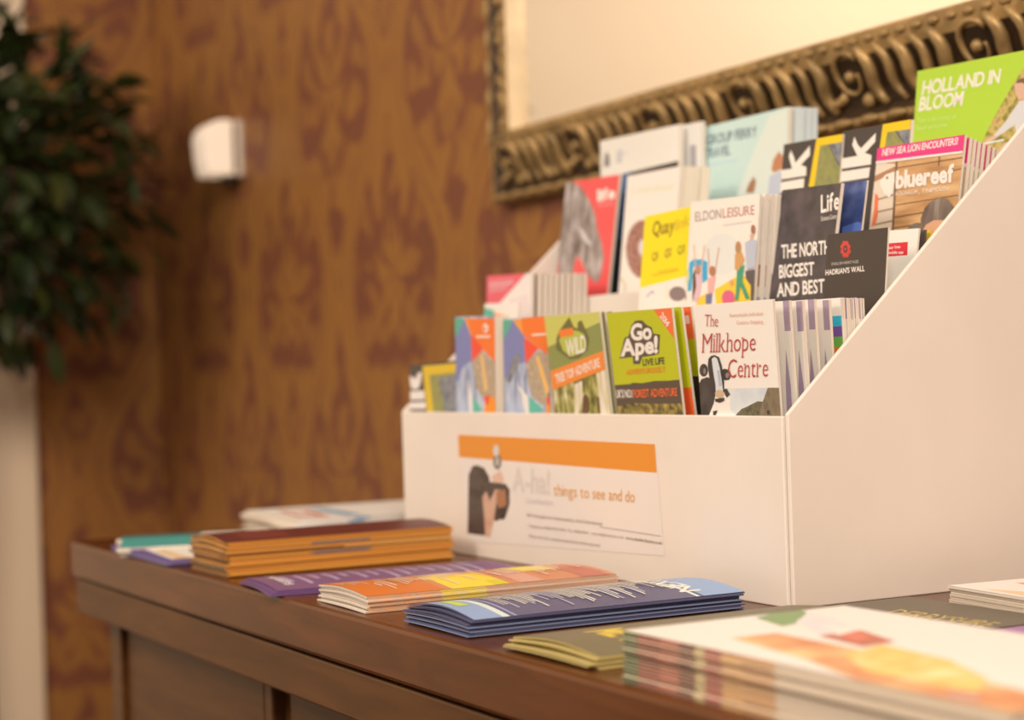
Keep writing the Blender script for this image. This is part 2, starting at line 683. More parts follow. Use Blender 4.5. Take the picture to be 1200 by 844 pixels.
# ================================================================== DISPLAY BOX
BW, BH, BM, BD = 0.64, 0.1325, 0.9184, 0.30
ZTOP = 0.372
TH = 0.004
bx = empty('brochure_display_box', (0, 0, 0))
tag(bx, 'white stepped cardboard display box full of brochures with an orange label', 'display box')
ydg = (ZTOP - BH) / BM
side = [(0.0015, 0.0), (BD, 0.0), (BD, ZTOP), (ydg, ZTOP), (0.0015, BH + 0.0015 * BM)]
prism('side_panel', side, 0, -TH, 0.0, M_CARD, bx, 0.0009)
prism('side_panel', side, 0, -BW, -BW + TH, M_CARD, bx, 0.0009)
fp = box('front_panel', -BW + 0.0005, -0.0055, 0, TH, 0.0, BH, M_CARD, bx, 0.0009)
box('back_panel', -BW + TH, -TH, BD - TH, BD, 0.0, ZTOP, M_CARD, bx, 0.0009)
box('base', -BW + TH, -TH, TH, BD - TH, 0, 0.003, M_CARD, bx)
TY = [0.0, 0.078, 0.152, 0.226]
TZ = [0.003, 0.088, 0.143, 0.188]
TT = [BH, 0.192, 0.240, 0.296]
for k in (1, 2, 3):
    box('tier_panel', -BW + TH, -TH, TY[k], TY[k] + 0.003, 0.003, TT[k], M_CARD, bx, 0.0006)
    y1 = TY[k + 1] if k < 3 else BD - TH
    box('tier_shelf', -BW + TH, -TH, TY[k] + 0.003, y1, TZ[k] - 0.003, TZ[k], M_CARD, bx)

# the label on the front
ZK = (530, 500, 4.615)
front = Sheet((-BW, 0, 0), (1, 0, 0), (0, 0, 1), BW, BH)
OR = (228, 136, 40)
DK = (158, 138, 120)
HAIR = photo('hair_print', [(58, 44, 38), (88, 70, 60), (60, 44, 36)], 60)
SKIN = photo('face_print', [(222, 176, 146), (196, 140, 108)], 50)
paper_lab = (233, 210, 189)
front.print('front_label', fp, [
    ('p', paper_lab, [(33, 44), (1097, 93), (1150, 700), (80, 620)]),
    ('p', OR, [(33, 44), (1097, 95), (1108, 250), (38, 165)]),
    ('p', HAIR, [(90, 260), (110, 215), (135, 208), (175, 225), (200, 270), (205, 300), (290, 310), (312, 340), (312, 420), (290, 490), (240, 512), (215, 500), (175, 590), (85, 578)]),
    ('p', SKIN, [(165, 380), (185, 350), (205, 400), (235, 340), (270, 345), (240, 420), (225, 520), (210, 600), (180, 595), (175, 500)]),
    ('p', (170, 110, 74), [(240, 350), (290, 340), (296, 420), (262, 450), (240, 410)]),
    ('e', (60, 46, 40), (272, 470, 22, 34)),
    ('p', (222, 176, 146), [(215, 270), (265, 235), (282, 290), (270, 308), (222, 300)]),
    ('e', (120, 105, 92), (246, 190, 22, 42)),
    ('e', (196, 176, 156), (246, 190, 10, 26)),
    ('e', (214, 196, 178), (240, 130, 16, 32)),
    ('t', (218, 196, 174), (330, 345), (528, 365), 125, 'A-ha!', 'b'),
    ('t', (222, 200, 182), (400, 412), (545, 424), 30, 'Distribution', 'b'),
    ('t', (222, 150, 70), (552, 372), (990, 410), 62, 'things to see and do', 'r'),
    ('t', DK, (405, 485), (815, 535), 19, 'Self managed and maintained by A-ha! Distribution', 'r'),
    ('t', DK, (412, 543), (740, 582), 15, 'Telephone 01661 844 844  Fax 01661 844', 'r'),
    ('t', DK, (755, 583), (930, 606), 15, 'enquiries@distribution.co.uk', 'r'),
    ('t', DK, (942, 608), (1138, 637), 16, 'www.ahadistribution.co.uk', 'b'),
    ('t', DK, (420, 598), (802, 650), 17, 'Please note that unauthorised material will be removed', 'r'),
    ('l', (205, 180, 160), [(800, 540), (1130, 590)], 3),
], ZK).matrix_local = front.matrix()

# ================================================================== BROCHURES STANDING IN THE BOX
LFT = 'leaflet'


def leaf(label, TL, TR, tier, back, lean, th, mat, ops, zoom, name='leaflet', cat='leaflet', group=None, wfix=None):
    yb = TY[tier] + (TH if tier == 0 else 0.003) + back
    sh = standing(TL, TR, yb, TZ[tier], lean, label[:28], wfix)
    o = body(name, sh, th, mat, label, cat, group)
    if ops:
        sh.print('printed_cover', o, ops, zoom)
    return o, sh


def behind(sh, n, dy, label, group, th=0.0016, mat=None, dx=0.0, dz=0.0, ops=None, j=0.0008, name='leaflet', start=1, cat='leaflet', drx=0.0):
    """further copies of the same leaflet standing behind the front one"""
    first = None
    cov = None
    for i in range(n):
        k = i + start
        s2 = shifted(sh, dx * k + random.uniform(-j, j), dy * k + random.uniform(-j, j) * 0.5, dz * k - random.uniform(0, j), random.uniform(-0.006, 0.006), drx * k)
        if first is None:
            first = body(name, s2, th, mat or M_PAGE, label, cat, group)
            if ops:
                cov = s2.print('printed_cover', first, ops)
        else:
            o = first.copy()
            COL.objects.link(o)
            o.matrix_world = s2.matrix()
            if cov:
                c = cov.copy()
                COL.objects.link(c)
                c.parent = o


WHT = (244, 226, 208)
P_FOREST = photo('forest_print', [(70, 62, 30), (120, 112, 44), (176, 160, 86), (226, 206, 160)], 120, (1, 1, 0.5))
P_FOREST2 = photo('dark_forest_print', [(62, 52, 30), (100, 86, 40), (150, 124, 58), (190, 150, 80)], 150)
P_BIRCH = photo('birch_print', [(236, 214, 190), (232, 208, 176), (200, 180, 110)], 60, (3, 1, 0.4))
P_ROCK = photo('mosaic_print', [(120, 96, 78), (196, 160, 112), (160, 140, 124), (222, 190, 150)], 160)
P_GREY = photo('greyblue_print', [(120, 120, 136), (170, 172, 184), (206, 200, 200)], 80, (2, 1, 0.5))
P_SLATE = photo('slate_print', [(84, 80, 88), (128, 124, 126), (150, 140, 120)], 130)
P_MAP = photo('map_print', [(128, 124, 78), (152, 142, 74), (120, 112, 92)], 60)
P_STAR = photo('night_print', [(58, 50, 48), (74, 64, 62), (92, 74, 72)], 60)
P_GALAXY = photo('galaxy_print', [(40, 48, 84), (58, 70, 112), (96, 110, 150)], 40)
P_PLANK = photo('plank_print', [(176, 122, 74), (206, 150, 96), (222, 172, 118)], 40, (0.6, 1, 3))
P_STATUE = photo('statue_print', [(106, 88, 78), (150, 130, 118), (196, 176, 162)], 70, (1.6, 1, 0.6))
P_BEADS = photo('bead_print', [(110, 64, 44), (176, 100, 52), (206, 120, 70), (96, 96, 140), (222, 160, 110), (130, 76, 50)], 260, lo=0.40, hi=0.60)
P_COW = photo('cow_print', [(46, 38, 34), (60, 50, 46), (78, 66, 60)], 60)
P_SKY = photo('sky_print', [(190, 186, 184), (214, 206, 200), (226, 216, 208)], 40)
P_ROOF = photo('roof_print', [(104, 86, 64), (134, 112, 84), (120, 98, 72)], 90)
P_BUSH = photo('bush_print', [(70, 62, 44), (110, 98, 70), (90, 80, 54)], 160)
P_FLOWER = photo('blossom_print', [(110, 96, 44), (160, 140, 62), (206, 172, 100), (170, 120, 80)], 130)
P_BROWNHAIR = photo('brown_hair_print', [(92, 74, 62), (126, 104, 88), (156, 134, 116)], 60, (2.5, 1, 0.4))

# ---- front tier ---------------------------------------------------
ZA, ZB, ZC_ = (465, 350, 6.03), (630, 355, 6.2526), (810, 345, 5.625)
DARK = (66, 56, 50)
YEL = (246, 190, 16)

leaf('dark walking guide with yellow frame in left corner of the front tier', (476, 428), (548, 421), 0, 0.0012, 1.0, 0.003, M_PAGE, [
    ('all', (72, 62, 52)),
    ('p', (236, 214, 196), [(85, 530), (120, 570), (125, 545), (140, 570), (150, 525), (178, 520), (170, 600), (150, 640), (110, 640), (90, 590)]),
    ('p', (236, 214, 196), [(90, 655), (195, 650), (200, 712), (95, 718)]),
    ('p', (236, 214, 196), [(98, 735), (205, 728), (208, 780), (102, 780)]),
    ('p', (222, 176, 34), [(183, 478), (460, 452), (465, 800), (215, 800)]),
    ('p', P_MAP, [(232, 540), (460, 518), (465, 800), (262, 800)]),
    ('p', P_SLATE, [(300, 560), (460, 530), (465, 800), (345, 800)]),
], ZA)

ORL = (248, 112, 34)
o1, s1 = leaf('orange and blue mosaic leaflet, leftmost of the two alike in front tier', (533.5, 371.5), (580, 372), 0, 0.002, 0.5, 0.0035, M_PAGE, [
    ('all', P_GREY),
    ('p', (122, 122, 160), [(400, 130), (480, 140), (530, 280), (530, 440), (470, 480), (440, 580), (400, 600)]),
    ('p', (84, 164, 132), [(400, 140), (482, 140), (425, 262), (400, 300)]),
    ('p', (250, 150, 50), [(480, 140), (560, 140), (545, 300)]),
    ('p', ORL, [(500, 140), (720, 140), (720, 480), (600, 350), (528, 260)]),
    ('p', (240, 74, 44), [(526, 250), (606, 340), (606, 385), (536, 450)]),
    ('p', P_ROCK, [(538, 448), (604, 368), (700, 470), (720, 680), (640, 745), (560, 620)]),
    ('p', (228, 176, 110), [(590, 400), (612, 390), (650, 640), (620, 660)]),
    ('p', (92, 176, 146), [(542, 690), (610, 790), (542, 810)]),
    ('p', (236, 216, 200), [(500, 560), (535, 690), (540, 810), (520, 810)]),
    ('p', (250, 140, 30), [(640, 700), (720, 690), (720, 810), (615, 810)]),
    ('p', (240, 74, 44), [(620, 695), (664, 680), (650, 750), (628, 750)]),
    ('e', (252, 226, 206), (630, 210, 20, 32)),
    ('e', ORL, (624, 214, 10, 18)),
    ('p', (250, 216, 190), [(568, 262), (665, 262), (665, 276), (568, 276)]),
], ZA)
behind(s1, 2, 0.0048, 'orange mosaic leaflet tucked behind the left one of the alike pair', 'mosaic leaflets tucked behind', 0.0034, M_PAGE, dx=0.002)
o2, s2 = leaf('orange and blue mosaic leaflet half covered by the olive treetop leaflet', (589.5, 374), (643, 370.5), 0, 0.004, 0.5, 0.0035, M_PAGE, [
    ('all', P_GREY),
    ('p', (122, 122, 160), [(740, 150), (825, 150), (905, 260), (908, 450), (840, 470), (780, 560), (740, 560)]),
    ('p', P_SLATE, [(775, 580), (830, 400), (880, 390), (860, 480), (800, 600)]),
    ('p', (84, 164, 132), [(740, 150), (826, 150), (758, 290), (740, 300)]),
    ('p', (250, 150, 50), [(822, 150), (900, 145), (900, 262)]),
    ('p', ORL, [(880, 140), (1060, 120), (1080, 400), (1000, 352), (898, 258)]),
    ('p', (240, 74, 44), [(902, 270), (1002, 352), (915, 462)]),
    ('p', P_ROCK, [(918, 462), (1005, 368), (1075, 400), (1130, 650), (1060, 772), (965, 700), (930, 590)]),
    ('p', (236, 176, 96), [(985, 420), (1005, 400), (1080, 640), (1060, 690)]),
    ('p', (92, 176, 146), [(940, 690), (1045, 790), (940, 815)]),
    ('p', (236, 216, 200), [(850, 600), (930, 690), (940, 815), (915, 815), (890, 690)]),
    ('p', (250, 140, 30), [(1070, 720), (1140, 715), (1140, 815), (1055, 815)]),
    ('p', (236, 60, 50), [(1062, 700), (1105, 690), (1090, 750), (1070, 750)]),
    ('e', (60, 74, 60), (1088, 680, 14, 12)),
    ('p', (250, 216, 190), [(960, 250), (1060, 245), (1060, 258), (960, 264)]),
], ZA)
leaf('teal and orange leaflet with white edge poking up behind the orange pair', (568, 356), (607, 371), 0, 0.045, 4, 0.002, M_PAGE, [
    ('all', (238, 216, 196)),
    ('p', (88, 170, 140), [(612, 60), (690, 85), (690, 140), (605, 150)]),
    ('p', (248, 150, 60), [(690, 100), (760, 115), (830, 160), (690, 160)]),
], ZA)

ow, sw = leaf('olive green treetop adventure leaflet with orange band in front tier', (638, 371), (702, 365.4), 0, 0.0132, -5.5, 0.0022, M_PAGE, [
    ('all', (206, 194, 92)),
    ('p', (142, 142, 74), [(20, 350), (130, 300), (330, 200), (520, 115), (540, 360), (60, 560)]),
    ('p', P_FOREST, [(100, 600), (560, 420), (640, 900), (100, 900)]),
    ('p', P_BIRCH, [(430, 520), (540, 470), (600, 830), (470, 830)]),
    ('p', P_BIRCH, [(265, 600), (330, 570), (330, 680), (300, 830), (275, 830)]),
    ('p', (104, 72, 44), [(335, 690), (355, 665), (380, 700), (385, 780), (365, 830), (325, 830)]),
    ('p', (112, 76, 48), [(440, 690), (455, 690), (462, 830), (445, 830)]),
    ('p', (248, 134, 50), [(90, 502), (520, 336), (545, 470), (112, 640)]),
    ('t', (252, 226, 206), (140, 590), (462, 466), (-10, -62), 'TREE TOP ADVENTURE', 'b'),
    ('p', (112, 104, 50), [(165, 200), (235, 105), (268, 175), (295, 190), (300, 140), (325, 128), (352, 190), (380, 260), (370, 340), (310, 400), (240, 412), (180, 370), (140, 340), (142, 260)]),
    ('p', (186, 184, 74), [(160, 270), (230, 195), (300, 205), (345, 230), (355, 300), (330, 365), (250, 395), (190, 350)]),
    ('p', (240, 124, 44), [(160, 198), (265, 180), (270, 236), (165, 254)]),
    ('t', (250, 226, 204), (218, 395), (362, 352), (-8, -118), 'WILD', 'b'),
], ZB)
behind(sw, 2, 0.0045, 'olive treetop leaflet standing right behind the front one', 'treetop leaflets tucked behind', 0.0022, M_PAGE, dx=0.003, ops=[('all', (150, 140, 84)), ('mm', (248, 134, 50), (0, .42, 1, .58))])

LIME = (190, 184, 20)
APE = [
    ('all', LIME),
    ('p', (90, 72, 56), [(540, 606), (600, 600), (680, 595), (700, 585), (770, 588), (860, 572), (960, 570), (1100, 556), (1130, 900), (540, 900)]),
    ('p', P_FOREST2, [(540, 770), (700, 735), (900, 740), (1130, 735), (1130, 900), (540, 900)]),
    ('p', (244, 110, 56), [(845, 40), (985, 20), (1000, 262)]),
    ('t', (252, 226, 206), (896, 100), (950, 178), (22, -34), '2014', 'b'),
    ('p', (88, 72, 58), [(690, 165), (720, 130), (770, 128), (800, 160), (840, 180), (850, 225), (900, 232), (892, 370), (850, 385), (770, 395), (752, 448), (705, 448), (700, 395), (604, 408), (640, 255), (668, 245)]),
    ('t', (250, 226, 206), (690, 272), (836, 262), (-2, -112), 'Go', 'o'),
    ('t', (250, 226, 206), (620, 388), (880, 362), (-2, -116), 'Ape!', 'o'),
    ('t', (76, 64, 50), (776, 460), (934, 445), (-3, -46), 'LIVE LIFE', 'b'),
    ('t', (232, 128, 40), (655, 528), (940, 504), (-3, -38), 'ADVENTUROUSLY', 'b'),
    ('t', (250, 226, 206), (582, 696), (698, 692), (-4, -56), "UK'S NO.1", 'b'),
    ('t', (246, 108, 52), (708, 694), (1028, 680), (-4, -56), 'FOREST ADVENTURE', 'b'),
]
oa, sa = leaf('lime green leaflet reading Go Ape in full view in front tier', (711, 367), (787, 361), 0, 0.0132, -5.5, 0.002, M_PAGE, APE, ZB)
for dx, dy, lab, extra in ((0.004, 0.010, 'lime green leaflet directly behind the Go Ape one, its right strip showing', [('mm', (236, 96, 44), (0, 0, 1, .71))]),
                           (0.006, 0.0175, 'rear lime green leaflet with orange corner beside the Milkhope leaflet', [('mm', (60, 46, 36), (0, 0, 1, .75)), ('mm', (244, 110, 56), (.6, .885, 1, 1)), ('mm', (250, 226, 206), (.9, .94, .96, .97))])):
    s3 = shifted(sa, dx, dy, 0.001, 0, 0.02)
    ob = body('leaflet', s3, 0.002, M_PAGE, lab)
    s3.print('printed_cover', ob, [('all', LIME)] + extra)

RED = (188, 62, 58)
om, sm = leaf('white leaflet reading The Milkhope Centre with a cow, front tier right', (813.5, 358), (906, 350.5), 0, 0.006, -2.5, 0.0016, M_PAGE, [
    ('all', (240, 220, 200)),
    ('p', P_SKY, [(230, 622), (700, 612), (700, 900), (230, 900)]),
    ('p', P_BUSH, [(300, 790), (335, 755), (372, 740), (400, 725), (440, 705), (480, 708), (520, 740), (520, 900), (280, 900)]),
    ('p', P_ROOF, [(508, 616), (585, 616), (640, 760), (650, 900), (455, 900), (462, 740)]),
    ('p', (128, 108, 86), [(495, 760), (525, 758), (530, 796), (498, 797)]),
    ('p', (62, 50, 42), [(500, 765), (520, 764), (524, 792), (503, 793)]),
    ('p', (240, 220, 200), [(232, 590), (262, 680), (262, 760), (300, 800), (220, 900), (100, 900), (100, 590)]),
    ('p', P_COW, [(40, 620), (70, 560), (110, 545), (140, 560), (168, 640), (152, 720), (108, 830), (30, 900)]),
    ('e', P_COW, (86, 500, 28, 42)), ('e', (130, 116, 108), (92, 506, 9, 20)),
    ('p', P_COW, [(200, 500), (225, 490), (255, 498), (268, 530), (255, 562), (226, 566), (206, 545)]), ('e', (134, 120, 112), (242, 534, 12, 18)),
    ('p', P_COW, [(114, 470), (118, 425), (135, 406), (160, 400), (188, 414), (206, 470), (222, 580), (222, 650), (150, 662), (126, 570)]),
    ('p', (214, 206, 204), [(140, 426), (158, 411), (176, 424), (192, 480), (208, 580), (216, 648), (168, 648), (164, 590), (150, 510)]),
    ('p', (176, 172, 176), [(176, 500), (192, 500), (206, 600), (190, 610)]),
    ('e', (206, 166, 128), (192, 655, 30, 26)),
    ('p', P_COW, [(160, 690), (222, 680), (225, 700), (195, 715), (165, 706)]),
    ('p', P_COW, [(222, 625), (240, 620), (262, 660), (240, 680), (228, 660)]),
    ('p', P_COW, [(150, 770), (180, 765), (165, 800), (150, 800)]),
    ('t', RED, (94, 207), (183, 212), (2, -76), 'The', 's'),
    ('t', RED, (78, 384), (430, 370), (4, -124), 'Milkhope', 's'),
    ('t', RED, (246, 550), (512, 540), (4, -122), 'Centre', 's'),
    ('t', (222, 150, 120), (262, 148), (478, 134), 22, 'Remarkable Individual', 'r'),
    ('t', (222, 150, 120), (305, 195), (480, 188), 22, 'Country Shopping', 'r'),
], ZC_)
PUR = (172, 142, 152)
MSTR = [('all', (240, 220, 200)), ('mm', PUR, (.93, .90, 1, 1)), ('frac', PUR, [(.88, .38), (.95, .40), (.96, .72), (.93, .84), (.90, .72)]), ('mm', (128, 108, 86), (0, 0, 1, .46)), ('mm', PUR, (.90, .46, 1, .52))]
behind(sm, 4, 0.0105, 'white leaflet with a purple mark behind the Milkhope one', 'purple marked leaflets in the Milkhope stack', 0.0022, M_PAGE, dx=0.0012, ops=MSTR, drx=-0.004, j=0.0022)
sq = shifted(sm, 0.0050, 0.0505, 0.0, 0, -0.02)
ob = body('leaflet', sq, 0.002, M_PAGE, 'white leaflet with cyan, purple, green and orange squares in the Milkhope stack')
sq.print('printed_cover', ob, [('all', (242, 222, 202)), ('mm', (60, 180, 210), (.86, .905, 1, .94)), ('mm', (132, 84, 150), (.86, .87, 1, .905)), ('mm', (120, 180, 70), (.86, .835, 1, .87)), ('mm', (246, 130, 44), (.86, .80, 1, .835))])
s5 = shifted(sm, 0.0052, 0.0508, 0.0, 0, -0.02)
behind(s5, 9, 0.0018, 'plain white leaflet at the back of the Milkhope stack', 'plain leaflets at the back of the Milkhope stack', 0.0015, M_PAGE, dx=0.0, ops=[('all', (244, 226, 208)), ('mm', PUR, (.95, .93, 1, 1))], drx=-0.001)

# ---- second tier ---------------------------------------------------
ZL, ZD, ZE = (560, 300, 7.5), (655, 190, 5.278), (740, 220, 6.028)
op_, sp_ = leaf('white leaflet with pink corner at left end of the second tier', (571, 323.5), (623, 320.5), 1, 0.001, 2, 0.003, M_PAGE, [
    ('all', (238, 214, 196)),
    ('p', (232, 92, 100), [(60, 170), (440, 140), (180, 430), (60, 430)]),
    ('p', (226, 128, 128), [(100, 220), (330, 200), (250, 300), (100, 330)]),
    ('t', (244, 200, 190), (110, 265), (320, 240), 22, 'Newcastle', 'r'),
    ('p', (232, 204, 188), [(280, 380), (440, 340), (460, 500), (300, 490)]),
], ZL)
behind(sp_, 9, 0.0064, 'grey and pink edged leaflet in the full stack beside the red statue leaflet', 'stack of pink cornered leaflets in second tier', 0.0046, M_PAGE, dx=0.0, ops=[('all', (176, 140, 126))])
leaf('small bright yellow bus leaflet standing before the bead covered booklet', (756, 254), (813, 238.5), 1, 0.001, 8, 0.0014, M_PAGE, [
    ('all', (242, 224, 206)),
    ('p', (246, 208, 6), [(380, 420), (700, 200), (900, 180), (820, 698), (800, 703), (500, 780), (380, 810)]),
    ('e', (136, 112, 104), (735, 815, 52, 46)), ('l', (150, 130, 170), [(545, 835), (575, 800), (590, 812)], 6), ('l', (220, 204, 120), [(668, 760), (668, 850)], 4),
    ('t', (146, 112, 16), (580, 455), (712, 430), (8, -84), 'Quay', 'b'),
    ('t', (222, 180, 30), (718, 428), (806, 388), (8, -70), 'link', 'b'),
    ('t', (176, 136, 30), (575, 610), (612, 602), (4, -48), 'Q1', 'b'),
    ('t', (170, 120, 50), (655, 590), (696, 578), (4, -48), 'Q2', 'b'),
    ('t', (160, 140, 30), (735, 570), (778, 558), (4, -48), 'Q3', 'b'),
    ('l', (220, 166, 20), [(580, 702), (745, 668)], 4),
    ('l', (220, 166, 20), [(610, 680), (740, 656)], 3),
], ZD)
EL = [
    ('all', (242, 222, 204)),
    ('e', (228, 214, 198), (640, 470, 130, 150)),
    ('t', (136, 108, 98), (452, 240), (636, 216), 66, 'ELDON', 'r'),
    ('t', (176, 84, 74), (648, 214), (872, 190), 66, 'LEISURE', 'r'),
    ('l', (206, 186, 170), [(650, 268), (850, 240)], 5),
    ('p', (248, 194, 50), [(590, 720), (760, 620), (860, 640), (900, 800), (600, 830)]),
    ('p', (248, 194, 50), [(470, 780), (545, 740), (560, 830), (460, 830)]),
    ('p', (54, 160, 190), [(412, 530), (440, 506), (500, 506), (540, 525), (540, 650), (505, 675), (500, 550), (440, 560), (425, 730), (398, 730)]),
    ('e', (212, 206, 130), (388, 620, 26, 60)),
    ('e', (146, 120, 108), (330, 770, 62, 62)),
    ('l', (224, 172, 140), [(445, 400), (455, 560)], 8), ('l', (224, 172, 140), [(520, 405), (500, 560)], 8),
    ('e', (196, 128, 96), (475, 580, 20, 34)), ('p', (226, 176, 176), [(450, 620), (505, 610), (490, 740), (470, 810), (440, 800)]),
    ('p', (92, 66, 52), [(438, 620), (455, 570), (462, 700), (435, 810)]),
    ('l', (224, 164, 130), [(545, 430), (555, 580)], 7), ('l', (224, 164, 130), [(622, 420), (600, 570)], 7),
    ('e', (186, 112, 78), (577, 590, 24, 36)), ('p', (232, 164, 150), [(545, 640), (600, 625), (580, 740), (545, 760)]),
    ('p', (110, 110, 140), [(530, 755), (575, 745), (570, 820), (530, 820)]),
    ('e', (222, 92, 120), (690, 780, 46, 56)),
    ('e', (236, 150, 96), (714, 672, 14, 22)),
    ('e', (186, 128, 76), (760, 425, 20, 46)), ('p', (212, 150, 88), [(738, 470), (785, 455), (805, 510), (760, 590), (736, 575)]),
    ('p', (64, 146, 106), [(752, 590), (805, 540), (790, 660), (840, 780), (815, 790), (775, 690), (760, 800), (740, 795)]),
    ('e', (166, 104, 78), (866, 296, 15, 34)), ('p', (222, 168, 136), [(845, 330), (872, 325), (862, 370), (845, 372)]),
    ('p', (188, 182, 184), [(810, 390), (850, 366), (905, 372), (890, 560), (820, 580)]),
    ('p', (92, 78, 74), [(812, 590), (885, 575), (880, 800), (850, 800), (850, 690), (815, 640)]),
]
oe, se = leaf('white leisure leaflet with leaping figures, front of its stack in second tier', (810, 237), (891, 227.5), 1, 0.001, 5, 0.002, M_PAGE, EL, ZE)
behind(se, 4, 0.0052, 'white leisure leaflet fanned out behind the leaping figures one', 'leisure leaflets behind the front one', 0.0036, M_PAGE, dx=0.0007, j=0.0004, ops=[('all', (242, 222, 204)), ('mm', (176, 112, 90), (.93, .66, .98, .74)), ('mm', (170, 164, 170), (.9, .38, 1, .62)), ('mm', (96, 80, 74), (.9, 0, 1, .38))])

ZJ = (800, 100, 3.124)
NW = (244, 226, 208)
ol, sl = leaf('black starry science centre leaflet with white slogan in second tier', (917, 223), (986, 214.5), 1, 0.004, 9.5, 0.003, M_PAGE, [
    ('all', P_STAR),
    ('t', NW, (508, 466), (574, 452), 62, 'Life', 'b'),
    ('t', NW, (508, 497), (570, 487), 17, 'Science Centre', 'r'),
    ('t', NW, (363, 634), (560, 614), 48, "THE NORTH'S", 'b'),
    ('t', NW, (355, 706), (482, 694), 46, 'BIGGEST', 'b'),
    ('t', NW, (348, 775), (520, 758), 48, 'AND BEST', 'b'),
], ZJ)
leaf('navy galaxy leaflet showing between the starry leaflet and the aquarium booklets', (960, 218), (1016, 214.5), 1, 0.020, 9.5, 0.0016, M_PAGE, [
    ('all', P_GALAXY),
    ('p', (84, 104, 160), [(585, 520), (640, 500), (680, 510), (690, 620), (585, 620)]),
], ZJ)
leaf("small dark brown Hadrian's Wall leaflet at right of the second tier", (970, 275), (1041, 266.5), 1, 0.0005, 6, 0.0014, M_PAGE, [
    ('all', (66, 54, 46)),
] + [('e', (206, 60, 50), (598 + 13 * math.cos(a * math.pi / 4 + .39), 600 + 23 * math.sin(a * math.pi / 4 + .39), 6.5, 9)) for a in range(8)] + [
    ('e', (206, 60, 50), (598, 600, 13, 22)), ('e', (66, 54, 46), (598, 600, 8, 14)), ('e', (206, 60, 50), (598, 600, 3.5, 6)),
    ('t', (196, 178, 160), (548, 660), (646, 650), 10, 'ENGLISH HERITAGE', 'r'),
    ('t', NW, (526, 696), (668, 680), 19, "HADRIAN'S WALL", 'b'),
], ZJ)
ZH = (1010, 150, 5.629)
oz, sz = leaf("white leaflet with red app notice squeezed beside the Hadrian's Wall one", (1022, 272), (1077, 270.5), 1, 0.026, 8, 0.0012, M_PAGE, [
    ('all', (236, 220, 206)),
    ('p', (216, 38, 50), [(172, 762), (306, 752), (302, 840), (168, 850)]),
    ('t', (250, 214, 196), (180, 800), (255, 792), 18, 'our free', 'b'),
    ('t', (250, 214, 196), (176, 832), (276, 828), 18, 'mobile app', 'b'),
], ZH)
for i, (c, lab) in enumerate((((92, 78, 70), 'thin dark leaflet edge behind the white app notice leaflet'), ((226, 176, 60), 'thin yellow leaflet edge behind the white app notice leaflet'))):
    s4 = shifted(sz, 0.0, 0.0055 * (i + 1), -0.001)
    ob = body('leaflet', s4, 0.0016, flat(*c), lab)

# ---- third tier ----------------------------------------------------
leaf('red leaflet with a grey stone statue at left of the third tier', (664, 214), (726, 207.5), 2, 0.004, 8, 0.003, M_PAGE, [
    ('all', (236, 80, 76)),
    ('p', P_STATUE, [(30, 120), (95, 125), (150, 170), (190, 240), (225, 320), (240, 420), (265, 500), (280, 590), (262, 690), (240, 750), (205, 730), (175, 690), (150, 640), (130, 590), (110, 590), (95, 640), (88, 700), (0, 800), (0, 400)]),
    ('p', (206, 188, 176), [(120, 400), (150, 420), (200, 500), (195, 520), (150, 480)]),
    ('p', (110, 92, 82), [(85, 520), (130, 480), (140, 520), (105, 585)]),
    ('t', (250, 222, 206), (243, 242), (346, 222), 66, 'life', 'o'),
    ('t', (246, 170, 160), (245, 276), (345, 262), 20, 'summer', 'r'),
], ZD)
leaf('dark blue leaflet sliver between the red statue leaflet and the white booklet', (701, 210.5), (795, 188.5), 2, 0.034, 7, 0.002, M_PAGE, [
    ('all', (60, 50, 46)), ('mm', (52, 92, 130), (0, 0, .42, 1)), ('mm', (30, 42, 58), (0, 0, .42, .7)), ('mm', (24, 26, 32), (0, 0, 1, .5)),  # blue strip is print; the dark rest paints a shadow line above the booklet
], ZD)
oo, so = leaf('white booklet with bead wreath and pale lettering, front of its thick stack', (735.5, 206.5), (798, 194.5), 2, 0.001, 7, 0.005, M_PAGE, [
    ('all', (244, 228, 208)),
    ('t', (216, 206, 160), (452, 200), (712, 170), (6, -54), 'Lookabout', 'r'),
    ('l', (232, 214, 190), [(440, 300), (560, 285)], 5),
    ('e', P_BEADS, (520, 540, 104, 182)),
    ('e', (220, 200, 190), (520, 530, 26, 52)),
    ('e', (216, 190, 150), (370, 775, 48, 64)), ('e', (242, 224, 204), (368, 778, 38, 54)),
    ('l', (150, 130, 170), [(545, 835), (575, 800), (590, 812)], 6),
    ('l', (230, 204, 140), [(600, 820), (640, 800)], 4),
], ZD)
behind(so, 5, 0.0053, 'white booklet packed tight behind the bead wreath one', 'booklets packed behind the bead wreath one', 0.0051, mat_simple('cream_booklet', (0.84, 0.80, 0.72), 0.5), dx=0.0005, j=0.0002)
ZG = (900, 140, 6.667)
